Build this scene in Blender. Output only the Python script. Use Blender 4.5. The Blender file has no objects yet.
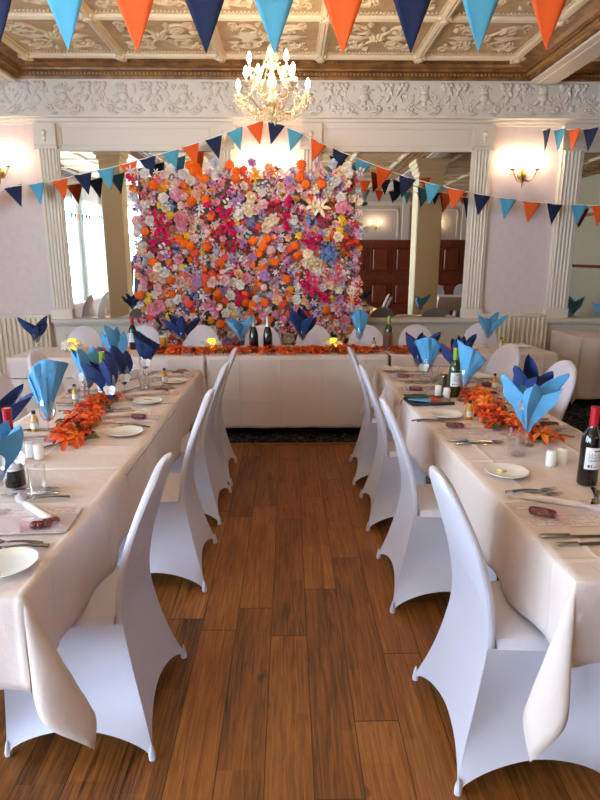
import bpy, math, random
from math import sin, cos, pi, sqrt, radians, atan2
from mathutils import Vector, Matrix
random.seed(7)
SC = bpy.context.scene
COL = SC.collection
SC.view_settings.view_transform = 'Standard'
SC.view_settings.look = 'None'
SC.view_settings.gamma = 1.0
SC.view_settings.use_curve_mapping = False
SC.view_settings.exposure = 1.2
try:
    SC.cycles.use_denoising = True
    SC.cycles.max_bounces = 8
    SC.cycles.diffuse_bounces = 4
    SC.cycles.glossy_bounces = 5
    SC.cycles.transparent_max_bounces = 24
    SC.cycles.sample_clamp_indirect = 6.0
    SC.cycles.caustics_reflective = False
    SC.cycles.caustics_refractive = False
except Exception:
    pass

# ------------------------------------------------------------------ mesh builder
class MB:
    def __init__(s):
        s.v = []; s.f = []
    def add(s, vs, fs, M=None):
        n = len(s.v)
        if M is not None:
            vs = [M @ Vector(p) for p in vs]
        s.v += [tuple(p) for p in vs]
        s.f += [tuple(i + n for i in f) for f in fs]
        return s
    def box(s, x0, x1, y0, y1, z0, z1, M=None):
        vs = [(x0,y0,z0),(x1,y0,z0),(x1,y1,z0),(x0,y1,z0),(x0,y0,z1),(x1,y0,z1),(x1,y1,z1),(x0,y1,z1)]
        fs = [(3,2,1,0),(4,5,6,7),(0,1,5,4),(1,2,6,5),(2,3,7,6),(3,0,4,7)]
        return s.add(vs, fs, M)
    def bbox(s, x0, x1, y0, y1, z0, z1, b=0.01, M=None):
        # box with chamfered edges
        vs = []; 
        for z, i in ((z0, b), (z0+b, 0), (z1-b, 0), (z1, b)):
            vs += [(x0+i,y0+b,z),(x0+b,y0+i,z),(x1-b,y0+i,z),(x1-i,y0+b,z),(x1-i,y1-b,z),(x1-b,y1-i,z),(x0+b,y1-i,z),(x0+i,y1-b,z)]
        fs = [tuple(range(7,-1,-1)), tuple(range(24,32))]
        for r in range(3):
            for k in range(8):
                a = r*8+k; c = r*8+(k+1)%8
                fs.append((a, c, c+8, a+8))
        return s.add(vs, fs, M)
    def lathe(s, prof, n=16, M=None, cap0=True, cap1=True):
        vs = []; fs = []
        for r, z in prof:
            for k in range(n):
                a = 2*pi*k/n
                vs.append((r*cos(a), r*sin(a), z))
        for i in range(len(prof)-1):
            for k in range(n):
                a = i*n+k; b = i*n+(k+1)%n
                fs.append((a, b, b+n, a+n))
        if cap0 and prof[0][0] > 1e-5: fs.append(tuple(range(n-1,-1,-1)))
        if cap1 and prof[-1][0] > 1e-5: fs.append(tuple(range((len(prof)-1)*n, len(prof)*n)))
        return s.add(vs, fs, M)
    def tube(s, pts, r, n=6, flat=1.0, up=None, M=None):
        pts = [Vector(p) for p in pts]
        m = len(pts)
        rs = r if isinstance(r, (list, tuple)) else [r]*m
        vs = []; fs = []
        ref = Vector(up) if up else Vector((0,0,1))
        for i in range(m):
            t = (pts[min(i+1,m-1)] - pts[max(i-1,0)])
            if t.length < 1e-9: t = Vector((0,0,1))
            t.normalize()
            a = ref.cross(t)
            if a.length < 1e-3: a = Vector((1,0,0)).cross(t)
            if a.length < 1e-3: a = Vector((0,1,0)).cross(t)
            a.normalize(); b = t.cross(a).normalized()
            for k in range(n):
                q = 2*pi*k/n
                vs.append(pts[i] + a*(rs[i]*cos(q)) + b*(rs[i]*flat*sin(q)))
        for i in range(m-1):
            for k in range(n):
                p = i*n+k; q = i*n+(k+1)%n
                fs.append((p, q, q+n, p+n))
        fs.append(tuple(range(n-1,-1,-1))); fs.append(tuple(range((m-1)*n, m*n)))
        return s.add(vs, fs, M)
    def grid(s, fn, nu, nv, M=None, flip=False):
        vs = [fn(i/nu, j/nv) for j in range(nv+1) for i in range(nu+1)]
        fs = []
        for j in range(nv):
            for i in range(nu):
                a = j*(nu+1)+i
                q = (a, a+1, a+nu+2, a+nu+1)
                fs.append(q[::-1] if flip else q)
        return s.add(vs, fs, M)
    def ball(s, c, r, n=8, m=5, sz=1.0, M=None):
        prof = []
        for j in range(m+1):
            a = -pi/2 + pi*j/m
            prof.append((max(r*cos(a), 1e-6), c[2] + r*sz*sin(a)))
        T = Matrix.Translation((c[0], c[1], 0))
        return s.lathe(prof, n, T if M is None else M @ T, False, False)
    def extrude(s, prof, axis_pts, nrm):
        # prof: (d, z) pairs; axis_pts: list of (x,y) base points; nrm: list of (nx,ny) offset directions per point
        vs = []; fs = []; n = len(prof)
        for (x, y), (nx, ny) in zip(axis_pts, nrm):
            for d, z in prof:
                vs.append((x+nx*d, y+ny*d, z))
        for i in range(len(axis_pts)-1):
            for k in range(n-1):
                a = i*n+k
                fs.append((a, a+1, a+n+1, a+n))
        return s.add(vs, fs)
    def mesh(s, name, mat, smooth=True, angle=42):
        me = bpy.data.meshes.new(name)
        me.from_pydata(s.v, [], s.f)
        me.validate(clean_customdata=False)
        if mat is not None: me.materials.append(mat)
        if smooth and len(me.polygons):
            me.polygons.foreach_set('use_smooth', [True]*len(me.polygons))
            try: me.set_sharp_from_angle(angle=radians(angle))
            except Exception: pass
        me.update()
        return me
    def build(s, name, mat, parent=None, smooth=True, angle=42, loc=None, rot=None):
        return inst(name, s.mesh(name, mat, smooth, angle), parent, loc, rot)

def inst(name, me, parent=None, loc=None, rot=None, scale=None):
    o = bpy.data.objects.new(name, me); COL.objects.link(o)
    if parent is not None: o.parent = parent
    if loc is not None: o.location = loc
    if rot is not None: o.rotation_euler = rot
    if scale is not None: o.scale = scale
    return o
def tag(o, label=None, cat=None, group=None, kind=None):
    if label: o['label'] = label
    if cat: o['category'] = cat
    if group: o['group'] = group
    if kind: o['kind'] = kind
    return o
def thing(name, label, cat, loc=(0,0,0), rz=0.0, group=None):
    o = bpy.data.objects.new(name, None); COL.objects.link(o)
    o.empty_display_size = 0.05
    o.location = loc; o.rotation_euler = (0,0,rz)
    return tag(o, label, cat, group)
def copy_tree(o, parent=None):
    c = o.copy(); COL.objects.link(c)
    if parent is not None: c.parent = parent
    for ch in list(o.children): copy_tree(ch, c)
    return c
def copy_thing(o, label, loc, rz=0.0, group=None, scale=None):
    c = copy_tree(o); c['label'] = label; c.location = loc; c.rotation_euler = (0,0,rz)
    if group: c['group'] = group
    if scale: c.scale = scale
    return c
class Kind:
    """builds a thing the first time, copies it with its parts afterwards"""
    def __init__(s, maker, name, cat): s.maker, s.name, s.cat, s.first = maker, name, cat, None
    def __call__(s, label, loc, rz=0.0, group=None, scale=None):
        if s.first is None:
            t = thing(s.name, label, s.cat, loc, rz, group); s.maker(t); s.first = t
            if scale: t.scale = scale
            return t
        return copy_thing(s.first, label, loc, rz, group, scale or (1,1,1))

# ------------------------------------------------------------------ materials
def srgb(r, g, b):
    f = lambda c: (c/255/12.92) if c/255 <= 0.04045 else ((c/255+0.055)/1.055)**2.4
    return (f(r), f(g), f(b), 1.0)
def mat(name, col, rough=0.6, metal=0.0, spec=0.5, bump=None, var=None, sheen=0.0, emit=None, trans=0.0, coat=0.0):
    m = bpy.data.materials.new(name); m.use_nodes = True
    nt = m.node_tree; b = nt.nodes['Principled BSDF']
    b.inputs['Base Color'].default_value = col
    b.inputs['Roughness'].default_value = rough
    b.inputs['Metallic'].default_value = metal
    b.inputs['Specular IOR Level'].default_value = spec
    b.inputs['Sheen Weight'].default_value = sheen
    b.inputs['Coat Weight'].default_value = coat
    b.inputs['Subsurface Weight'].default_value = 0.0
    if trans: b.inputs['Transmission Weight'].default_value = trans
    if emit:
        b.inputs['Emission Color'].default_value = emit[0]; b.inputs['Emission Strength'].default_value = emit[1]
    tc = nt.nodes.new('ShaderNodeTexCoord')
    if bump:
        prev = None
        for (scale, strength, detail) in bump:
            n = nt.nodes.new('ShaderNodeTexNoise'); n.inputs['Scale'].default_value = scale; n.inputs['Detail'].default_value = detail
            nt.links.new(tc.outputs['Object'], n.inputs['Vector'])
            bn = nt.nodes.new('ShaderNodeBump'); bn.inputs['Strength'].default_value = strength; bn.inputs['Distance'].default_value = 0.02
            nt.links.new(n.outputs['Fac'], bn.inputs['Height'])
            if prev: nt.links.new(prev.outputs['Normal'], bn.inputs['Normal'])
            prev = bn
        nt.links.new(prev.outputs['Normal'], b.inputs['Normal'])
    if var:
        c2, scale, lo, hi = var
        n = nt.nodes.new('ShaderNodeTexNoise'); n.inputs['Scale'].default_value = scale; n.inputs['Detail'].default_value = 4
        nt.links.new(tc.outputs['Object'], n.inputs['Vector'])
        mr = nt.nodes.new('ShaderNodeMapRange'); mr.inputs['From Min'].default_value = lo; mr.inputs['From Max'].default_value = hi
        nt.links.new(n.outputs['Fac'], mr.inputs['Value'])
        mx = nt.nodes.new('ShaderNodeMix'); mx.data_type = 'RGBA'
        mx.inputs['A'].default_value = col; mx.inputs['B'].default_value = c2
        nt.links.new(mr.outputs['Result'], mx.inputs['Factor'])
        nt.links.new(mx.outputs['Result'], b.inputs['Base Color'])
    return m
def glassy(name, tint=(1,1,1,1), fr=0.35, base=0.06, rough=0.02):
    m = bpy.data.materials.new(name); m.use_nodes = True
    nt = m.node_tree; nt.nodes.clear()
    out = nt.nodes.new('ShaderNodeOutputMaterial'); mix = nt.nodes.new('ShaderNodeMixShader')
    tr = nt.nodes.new('ShaderNodeBsdfTransparent'); tr.inputs['Color'].default_value = tint
    gl = nt.nodes.new('ShaderNodeBsdfGlossy'); gl.inputs['Roughness'].default_value = rough
    lw = nt.nodes.new('ShaderNodeLayerWeight'); lw.inputs['Blend'].default_value = fr
    ma = nt.nodes.new('ShaderNodeMath'); ma.operation = 'MULTIPLY_ADD'; ma.inputs[1].default_value = 0.6; ma.inputs[2].default_value = base
    nt.links.new(lw.outputs['Facing'], ma.inputs[0]); nt.links.new(ma.outputs[0], mix.inputs['Fac'])
    nt.links.new(tr.outputs[0], mix.inputs[1]); nt.links.new(gl.outputs[0], mix.inputs[2]); nt.links.new(mix.outputs[0], out.inputs['Surface'])
    return m
def sheer(name, col, a=0.5):
    m = bpy.data.materials.new(name); m.use_nodes = True
    nt = m.node_tree; nt.nodes.clear()
    out = nt.nodes.new('ShaderNodeOutputMaterial'); mix = nt.nodes.new('ShaderNodeMixShader'); mix.inputs['Fac'].default_value = a
    tr = nt.nodes.new('ShaderNodeBsdfTransparent'); df = nt.nodes.new('ShaderNodeBsdfDiffuse'); df.inputs['Color'].default_value = col
    nt.links.new(tr.outputs[0], mix.inputs[1]); nt.links.new(df.outputs[0], mix.inputs[2]); nt.links.new(mix.outputs[0], out.inputs['Surface'])
    return m
def emitter(name, col, s):
    m = bpy.data.materials.new(name); m.use_nodes = True
    nt = m.node_tree; nt.nodes.clear()
    out = nt.nodes.new('ShaderNodeOutputMaterial'); e = nt.nodes.new('ShaderNodeEmission')
    e.inputs['Color'].default_value = col; e.inputs['Strength'].default_value = s
    nt.links.new(e.outputs[0], out.inputs['Surface']); return m

def wood_floor():
    m = bpy.data.materials.new('oak_planks'); m.use_nodes = True
    nt = m.node_tree; b = nt.nodes['Principled BSDF']; N = nt.nodes.new; Lk = nt.links.new
    g = N('ShaderNodeNewGeometry'); sp = N('ShaderNodeSeparateXYZ'); Lk(g.outputs['Position'], sp.inputs[0])
    def M(op, a, bb=None, c=None):
        n = N('ShaderNodeMath'); n.operation = op
        for i, q in enumerate((a, bb, c)):
            if q is None: continue
            if isinstance(q, (int, float)): n.inputs[i].default_value = q
            else: Lk(q, n.inputs[i])
        return n.outputs[0]
    W = 0.1555; LEN = 1.15
    xr = M('DIVIDE', M('ADD', sp.outputs[0], 0.085+10*W), W)
    row = M('FLOOR', xr); fx = M('FRACT', xr)
    wn = N('ShaderNodeTexWhiteNoise'); wn.noise_dimensions = '1D'; Lk(row, wn.inputs['W'])
    yr = M('ADD', M('DIVIDE', M('ADD', sp.outputs[1], 20.0), LEN), M('MULTIPLY', wn.outputs['Value'], 1.0))
    idx = M('FLOOR', yr); fy = M('FRACT', yr)
    w2 = N('ShaderNodeTexWhiteNoise'); w2.noise_dimensions = '2D'
    cb = N('ShaderNodeCombineXYZ'); Lk(row, cb.inputs[0]); Lk(idx, cb.inputs[1]); Lk(cb.outputs[0], w2.inputs['Vector'])
    # strips inside each plank
    st = M('FLOOR', M('MULTIPLY', fx, 3.0))
    w3 = N('ShaderNodeTexWhiteNoise'); w3.noise_dimensions = '3D'
    sl = M('FLOOR', M('MULTIPLY', yr, 2.6))
    cb3 = N('ShaderNodeCombineXYZ'); Lk(row, cb3.inputs[0]); Lk(sl, cb3.inputs[1]); Lk(st, cb3.inputs[2]); Lk(cb3.outputs[0], w3.inputs['Vector'])
    # grain
    cv = N('ShaderNodeCombineXYZ'); Lk(M('MULTIPLY', sp.outputs[0], 75.0), cv.inputs[0]); Lk(M('MULTIPLY', sp.outputs[1], 3.6), cv.inputs[1]); Lk(M('MULTIPLY', w2.outputs['Value'], 37.0), cv.inputs[2])
    ns = N('ShaderNodeTexNoise'); ns.inputs['Scale'].default_value = 1.0; ns.inputs['Detail'].default_value = 7; ns.inputs['Roughness'].default_value = 0.65; ns.inputs['Distortion'].default_value = 0.9
    Lk(cv.outputs[0], ns.inputs['Vector'])
    cv2 = N('ShaderNodeCombineXYZ'); Lk(M('MULTIPLY', sp.outputs[0], 18.0), cv2.inputs[0]); Lk(M('MULTIPLY', sp.outputs[1], 6.0), cv2.inputs[1]); Lk(M('MULTIPLY', w2.outputs['Value'], 11.0), cv2.inputs[2])
    nk = N('ShaderNodeTexNoise'); nk.inputs['Scale'].default_value = 1.0; nk.inputs['Detail'].default_value = 3; Lk(cv2.outputs[0], nk.inputs['Vector'])
    v = M('ADD', M('MULTIPLY', M('ADD', M('MULTIPLY', M('SUBTRACT', ns.outputs['Fac'], .5), 1.05), .5), 0.8), M('ADD', M('MULTIPLY', w2.outputs['Value'], 0.17), M('MULTIPLY', w3.outputs['Value'], 0.10)))
    cr = N('ShaderNodeValToRGB'); Lk(v, cr.inputs[0])
    e = cr.color_ramp.elements
    e[0].position = 0.30; e[0].color = srgb(58, 31, 11)
    e[1].position = 0.82; e[1].color = srgb(182, 122, 62)
    q = cr.color_ramp.elements.new(0.46); q.color = srgb(118, 70, 28)
    q = cr.color_ramp.elements.new(0.62); q.color = srgb(150, 92, 40)
    # dark knots
    kn = N('ShaderNodeMapRange'); kn.inputs['From Min'].default_value = 0.66; kn.inputs['From Max'].default_value = 0.74; Lk(nk.outputs['Fac'], kn.inputs['Value'])
    mk = N('ShaderNodeMix'); mk.data_type = 'RGBA'; Lk(M('MULTIPLY', kn.outputs[0], 0.55), mk.inputs['Factor']); Lk(cr.outputs[0], mk.inputs['A']); mk.inputs['B'].default_value = srgb(58, 28, 10)
    # joints
    ex = M('MINIMUM', fx, M('SUBTRACT', 1.0, fx)); ey = M('MINIMUM', fy, M('SUBTRACT', 1.0, fy))
    jx = M('LESS_THAN', ex, 0.012); jy = M('LESS_THAN', ey, 0.0022)
    jn = M('MAXIMUM', jx, jy)
    mj = N('ShaderNodeMix'); mj.data_type = 'RGBA'; Lk(M('MULTIPLY', jn, 0.8), mj.inputs['Factor']); Lk(mk.outputs['Result'], mj.inputs['A']); mj.inputs['B'].default_value = srgb(36, 18, 8)
    Lk(mj.outputs['Result'], b.inputs['Base Color'])
    rr = N('ShaderNodeMapRange'); rr.inputs['To Min'].default_value = 0.34; rr.inputs['To Max'].default_value = 0.55; Lk(ns.outputs['Fac'], rr.inputs['Value']); Lk(rr.outputs[0], b.inputs['Roughness'])
    b.inputs['Specular IOR Level'].default_value = 0.35
    bp = N('ShaderNodeBump'); bp.inputs['Strength'].default_value = 0.25; bp.inputs['Distance'].default_value = 0.004
    Lk(M('SUBTRACT', M('MULTIPLY', ns.outputs['Fac'], 0.4), jn), bp.inputs['Height']); Lk(bp.outputs[0], b.inputs['Normal'])
    return m
def carpet():
    m = bpy.data.materials.new('dark_patterned_carpet'); m.use_nodes = True
    nt = m.node_tree; b = nt.nodes['Principled BSDF']
    g = nt.nodes.new('ShaderNodeNewGeometry')
    n = nt.nodes.new('ShaderNodeTexNoise'); n.inputs['Scale'].default_value = 9; n.inputs['Detail'].default_value = 2; n.inputs['Distortion'].default_value = 2.2
    nt.links.new(g.outputs['Position'], n.inputs['Vector'])
    cr = nt.nodes.new('ShaderNodeValToRGB'); e = cr.color_ramp.elements
    e[0].position = 0.50; e[0].color = srgb(24, 24, 34); e[1].position = 0.60; e[1].color = srgb(26, 25, 34)
    q = e.new(0.55); q.color = srgb(104, 98, 96)
    nt.links.new(n.outputs['Fac'], cr.inputs[0]); nt.links.new(cr.outputs[0], b.inputs['Base Color'])
    b.inputs['Roughness'].default_value = 0.95; b.inputs['Specular IOR Level'].default_value = 0.1
    return m
def stripes(name, c1, c2, scale, axis, rough=0.7, thr=0.72):
    m = bpy.data.materials.new(name); m.use_nodes = True
    nt = m.node_tree; b = nt.nodes['Principled BSDF']; tc = nt.nodes.new('ShaderNodeTexCoord')
    w = nt.nodes.new('ShaderNodeTexWave'); w.wave_type = 'BANDS'; w.bands_direction = axis; w.inputs['Scale'].default_value = scale; w.inputs['Distortion'].default_value = 0
    nt.links.new(tc.outputs['Object'], w.inputs['Vector'])
    n = nt.nodes.new('ShaderNodeTexNoise'); n.inputs['Scale'].default_value = 70; nt.links.new(tc.outputs['Object'], n.inputs['Vector'])
    mu = nt.nodes.new('ShaderNodeMath'); mu.operation = 'MULTIPLY'; nt.links.new(w.outputs['Fac'], mu.inputs[0])
    gt = nt.nodes.new('ShaderNodeMath'); gt.operation = 'GREATER_THAN'; gt.inputs[1].default_value = 0.48; nt.links.new(n.outputs['Fac'], gt.inputs[0]); nt.links.new(gt.outputs[0], mu.inputs[1])
    g2 = nt.nodes.new('ShaderNodeMath'); g2.operation = 'GREATER_THAN'; g2.inputs[1].default_value = thr; nt.links.new(mu.outputs[0], g2.inputs[0])
    mx = nt.nodes.new('ShaderNodeMix'); mx.data_type = 'RGBA'; mx.inputs['A'].default_value = c1; mx.inputs['B'].default_value = c2
    nt.links.new(g2.outputs[0], mx.inputs['Factor']); nt.links.new(mx.outputs['Result'], b.inputs['Base Color']); b.inputs['Roughness'].default_value = rough
    return m
def pane_mat():
    # daylight seen through the windows: white sky, blue-green garden blur
    m = bpy.data.materials.new('daylit_window'); m.use_nodes = True
    nt = m.node_tree; nt.nodes.clear()
    out = nt.nodes.new('ShaderNodeOutputMaterial'); e = nt.nodes.new('ShaderNodeEmission')
    g = nt.nodes.new('ShaderNodeNewGeometry')
    n = nt.nodes.new('ShaderNodeTexNoise'); n.inputs['Scale'].default_value = 1.6; n.inputs['Detail'].default_value = 3
    nt.links.new(g.outputs['Position'], n.inputs['Vector'])
    cr = nt.nodes.new('ShaderNodeValToRGB'); q = cr.color_ramp.elements
    q[0].position = 0.38; q[0].color = (0.46, 0.64, 0.80, 1); q[1].position = 0.62; q[1].color = (0.64, 0.79, 1.0, 1)
    nt.links.new(n.outputs['Fac'], cr.inputs[0]); nt.links.new(cr.outputs[0], e.inputs['Color'])
    e.inputs['Strength'].default_value = WIN
    nt.links.new(e.outputs[0], out.inputs['Surface']); return m

WIN = 13.0
BULB = 165.0
M = {}
M['floor'] = wood_floor()
M['carpet'] = carpet()
M['plaster'] = mat('cream_paint', srgb(226, 214, 200), 0.55, bump=[(30, .05, 3)])
M['frieze'] = mat('frieze_plaster', srgb(220, 212, 202), 0.5, bump=[(60, .15, 4)])
M['ceil'] = mat('ceiling_tan', srgb(206, 178, 140), 0.6, bump=[(25, .35, 6)], var=(srgb(188, 158, 118), 6, .4, .65))
M['rib'] = mat('ceiling_cream', srgb(226, 206, 174), 0.5, bump=[(60, .2, 3)])
M['bronze'] = mat('bronze_cornice', srgb(152, 106, 56), 0.42, 0.15, bump=[(50, .2, 3)], var=(srgb(116, 78, 38), 8, .4, .6))
M['bead'] = mat('bronze_beads', srgb(170, 126, 74), 0.35, 0.3)
M['paper'] = mat('pink_grey_wallpaper', srgb(226, 207, 203), 0.75, bump=[(90, .12, 3)], var=(srgb(219, 201, 199), 14, .35, .65))
M['mirror'] = mat('mirror_glass', (0.78, 0.78, 0.76, 1), 0.0, 1.0)
M['column'] = mat('column_stone', srgb(238, 224, 186), 0.6, bump=[(20, .05, 3)])
M['mahogany'] = mat('mahogany', srgb(128, 52, 26), 0.4, bump=[(12, .05, 3)], var=(srgb(112, 44, 21), 7, .35, .65))
M['wallside'] = mat('side_wall_paint', srgb(196, 184, 172), 0.7)
M['cloth'] = mat('white_linen', srgb(222, 206, 199), 0.75, sheen=0.15, bump=[(5, .22, 4), (14, .25, 5), (350, .05, 1)])
M['spandex'] = mat('white_spandex', srgb(206, 205, 220), 0.5, sheen=0.25, bump=[(700, .02, 1)])
M['nblue'] = mat('light_blue_napkin', srgb(88, 158, 206), 0.75, bump=[(22, .2, 4)])
M['nnavy'] = mat('navy_napkin', srgb(20, 46, 104), 0.75, bump=[(22, .2, 4)])
M['pblue'] = mat('light_blue_felt', srgb(84, 164, 194), 0.85, bump=[(120, .1, 2)])
M['pnavy'] = mat('navy_felt', srgb(20, 34, 72), 0.85, bump=[(120, .1, 2)])
M['porange'] = mat('orange_felt', srgb(232, 92, 28), 0.85, bump=[(120, .1, 2)])
M['cord'] = mat('white_cord', srgb(235, 232, 226), 0.7)
M['china'] = mat('white_china', srgb(240, 238, 232), 0.18, coat=0.3)
M['steel'] = mat('steel', srgb(190, 186, 180), 0.2, 1.0)
M['steel_d'] = mat('brushed_steel', srgb(170, 166, 160), 0.32, 1.0, bump=[(80, .05, 1)])
M['glass'] = glassy('clear_glass')
M['crystal'] = glassy('crystal', (1, .97, .9, 1), .5, .25, .04)
M['crystal_solid'] = mat('crystal_beads', srgb(214, 196, 164), 0.12, 0.0, 0.9, emit=None, coat=0.6)
M['amber'] = mat('amber_spirit', srgb(206, 150, 40), 0.1, 0, .6, trans=0.0)
M['beer'] = mat('golden_beer', srgb(230, 170, 40), 0.15, 0, .6)
M['foam'] = mat('beer_foam', srgb(245, 236, 214), 0.8)
M['wineglass_dark'] = mat('dark_bottle_glass', srgb(16, 14, 12), 0.08, 0, .6, coat=.5)
M['green_bottle'] = mat('green_bottle_glass', srgb(50, 66, 22), 0.1, 0, .6, coat=.4)
M['redcap'] = mat('red_capsule', srgb(176, 22, 42), 0.3, .2)
M['greencap'] = mat('lime_capsule', srgb(150, 176, 40), 0.3, .2)
M['foil'] = mat('silver_foil', srgb(216, 214, 210), 0.3, .9, bump=[(90, .4, 2)])
M['label'] = mat('label_paper', srgb(226, 226, 232), 0.7)
M['ink'] = mat('label_ink', srgb(54, 54, 64), 0.7)
M['black'] = mat('black_plastic', srgb(20, 20, 22), 0.4)
M['menu'] = stripes('printed_menu', srgb(230, 216, 218), srgb(168, 150, 172), 26, 'Y')
M['film'] = sheer('sheer_film', srgb(236, 224, 232), 0.35)
M['organza'] = sheer('pink_organza', srgb(214, 150, 156), 0.28)
M['scroll'] = mat('cream_scroll', srgb(240, 222, 190), 0.7)
M['sweet'] = mat('dark_red_sweets', srgb(96, 20, 26), 0.3, coat=.3)
M['butter'] = mat('butter_pat', srgb(240, 226, 176), 0.4)
M['orange_leaf'] = mat('orange_leaf', srgb(246, 108, 28), 0.6, var=(srgb(228, 72, 16), 30, .4, .6))
M['orange_pale'] = mat('amber_leaf', srgb(246, 140, 44), 0.6, var=(srgb(236, 108, 28), 30, .4, .6))
M['rust_leaf'] = mat('rust_leaf', srgb(178, 44, 16), 0.6)
M['green_leaf'] = mat('green_leaf', srgb(64, 84, 38), 0.6, var=(srgb(40, 58, 26), 30, .4, .6))
M['led'] = mat('yellow_led_candle', srgb(250, 216, 60), 0.5, emit=(srgb(255, 206, 40), 0.9))
M['flame'] = emitter('warm_bulb', (1.0, 0.74, 0.46, 1), BULB)
M['flame_s'] = emitter('warm_wall_bulb', (1.0, 0.74, 0.46, 1), BULB*.6)
M['gold'] = mat('antique_brass', srgb(176, 140, 84), 0.3, .9)
M['ivory'] = mat('ivory_candle_tube', srgb(244, 234, 214), 0.5)
M['butterfly'] = mat('white_card', srgb(244, 242, 240), 0.7)
M['radiator'] = mat('cream_radiator', srgb(238, 226, 204), 0.4)
M['wframe'] = mat('white_window_frame', srgb(222, 226, 226), 0.5)
M['pane'] = pane_mat()
M['curtain'] = sheer('sheer_curtain', srgb(228, 238, 238), 0.8)
M['tray'] = mat('dark_tray', srgb(52, 50, 58), 0.4)
M['woodt'] = mat('table_wood', srgb(150, 110, 70), 0.5)
M['navyc'] = mat('navy_coat', srgb(22, 24, 36), 0.85)
M['white'] = mat('white_matte', srgb(244, 242, 238), 0.6)

# ------------------------------------------------------------------ camera
cam = bpy.data.cameras.new('camera'); co = bpy.data.objects.new('camera', cam); COL.objects.link(co)
co.location = (0, 0, 1.6)
co.rotation_euler = (pi/2 - math.atan(143/580), 0, -math.atan(11/597))
cam.sensor_width = 36; cam.sensor_fit = 'AUTO'; cam.lens = 36*580/800
cam.clip_start = 0.05; cam.clip_end = 100
SC.camera = co
w = bpy.data.worlds.new('world'); SC.world = w; w.use_nodes = True
w.node_tree.nodes['Background'].inputs['Color'].default_value = (0.75, 0.86, 1, 1)
w.node_tree.nodes['Background'].inputs['Strength'].default_value = 1.0

# ------------------------------------------------------------------ room shell
YW = 7.0; XL = -5.4; XR = 7.2; YR = -4.2; ZC = 3.63
def struct(o): o['kind'] = 'structure'; return o
mb = MB(); mb.box(XL, XR, YR, 4.87, -.1, 0); struct(mb.build('floor', M['floor'], smooth=False))
mb = MB(); mb.box(XL, XR, 4.87, YW, -.1, 0.004); struct(mb.build('floor_carpet', M['carpet'], smooth=False))
mb = MB(); mb.box(XL, XR, 4.855, 4.885, 0, .007); struct(mb.build('trim_floor_strip', M['bronze'], smooth=False))
mb = MB(); mb.box(XL, XR, YR, YW, ZC, ZC+.1); struct(mb.build('ceiling', M['ceil'], smooth=False))
mb = MB(); mb.box(XL, XR, YW, YW+.12, 0, ZC); struct(mb.build('wall_back', M['paper'], smooth=False))
mb = MB(); mb.box(XR, XR+.12, YR, YW, 0, ZC); struct(mb.build('wall_right', mat('olive_wall_paint', srgb(184, 172, 142), .7), smooth=False))
mb = MB(); mb.box(XR-.03, XR, YR, YW, 1.35, 1.42); mb.box(XR-.02, XR, YR, YW, 0, .16); mb.box(XR-.03, XR, YR, YW, 2.55, 2.62); struct(mb.build('trim_right_rail', M['mahogany'], smooth=False))

# windows: left wall and the wall behind the viewer
LW = [(-3.7, -1.7), (-1.35, .65), (1.0, 2.8)]
RWN = [(-5.1, -3.7)]
WZ0, WZ1 = 0.45, 3.05
mb = MB(); e = [YR]
for a, b in LW: e += [a, b]
e.append(YW)
for i in range(0, len(e), 2): mb.box(XL-.12, XL, e[i], e[i+1], 0, ZC)
for a, b in LW: mb.box(XL-.12, XL, a, b, 0, WZ0); mb.box(XL-.12, XL, a, b, WZ1, ZC)
struct(mb.build('wall_left', M['wallside'], smooth=False))
mb = MB(); e = [XL]
for a, b in RWN: e += [a, b]
e.append(XR)
for i in range(0, len(e), 2): mb.box(e[i], e[i+1], YR-.12, YR, 0, ZC)
for a, b in RWN: mb.box(a, b, YR-.12, YR, 0, WZ0); mb.box(a, b, YR-.12, YR, WZ1, ZC)
struct(mb.build('wall_rear', M['wallside'], smooth=False))
def window(n, a, b, wall):
    def P(u, d, z): return (XL + d, u, z) if wall == 'L' else (u, YR + d, z)
    def bx(m, u0, u1, d0, d1, z0, z1):
        p = P(u0, d0, z0); q = P(u1, d1, z1)
        m.box(min(p[0], q[0]), max(p[0], q[0]), min(p[1], q[1]), max(p[1], q[1]), z0, z1)
    f = MB(); t = .06
    bx(f, a, a+t, -.1, .02, WZ0, WZ1); bx(f, b-t, b, -.1, .02, WZ0, WZ1); bx(f, a, b, -.1, .02, WZ1-t, WZ1); bx(f, a, b, -.1, .06, WZ0, WZ0+t)
    for k in range(1, 6):
        u = a + (b-a)*k/6; bx(f, u-.008, u+.008, -.085, -.06, WZ0, WZ1)
    for k in range(1, 9):
        z = WZ0 + (WZ1-WZ0)*k/9; bx(f, a, b, -.085, -.06, z-.008, z+.008)
    o = struct(f.build('window_%d' % n, M['wframe'], smooth=False))
    g = MB(); bx(g, a+.01, b-.01, -.10, -.09, WZ0+.01, WZ1-.01)
    g.build('pane', M['pane'], o, smooth=False)
    cu = thing('window_curtains', 'curtains', 'curtain')
    for (u0, u1) in ((a-.22, a+.16), (b-.16, b+.22)):
        c = MB()
        def fn(u, v, u0=u0, u1=u1):
            q = u0 + (u1-u0)*u
            return P(q, .09 + .03*sin(u*26) , .05 + (WZ1+.15-.05)*v)
        c.grid(fn, 26, 8); c.build('curtain_panel', M['curtain'], cu)
    return cu
WORDS = ['far left window nearest the mirrors', 'middle left window', 'left window in the near corner', 'rear window by the left corner']
n = 1
for (a, b) in LW[::-1]:
    tag(window(n, a, b, 'L'), 'sheer white curtains framing the ' + WORDS[n-1], 'curtain', 'sheer curtains'); n += 1
for (a, b) in RWN:
    tag(window(n, a, b, 'R'), 'sheer white curtains framing the ' + WORDS[n-1], 'curtain', 'sheer curtains'); n += 1

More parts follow.
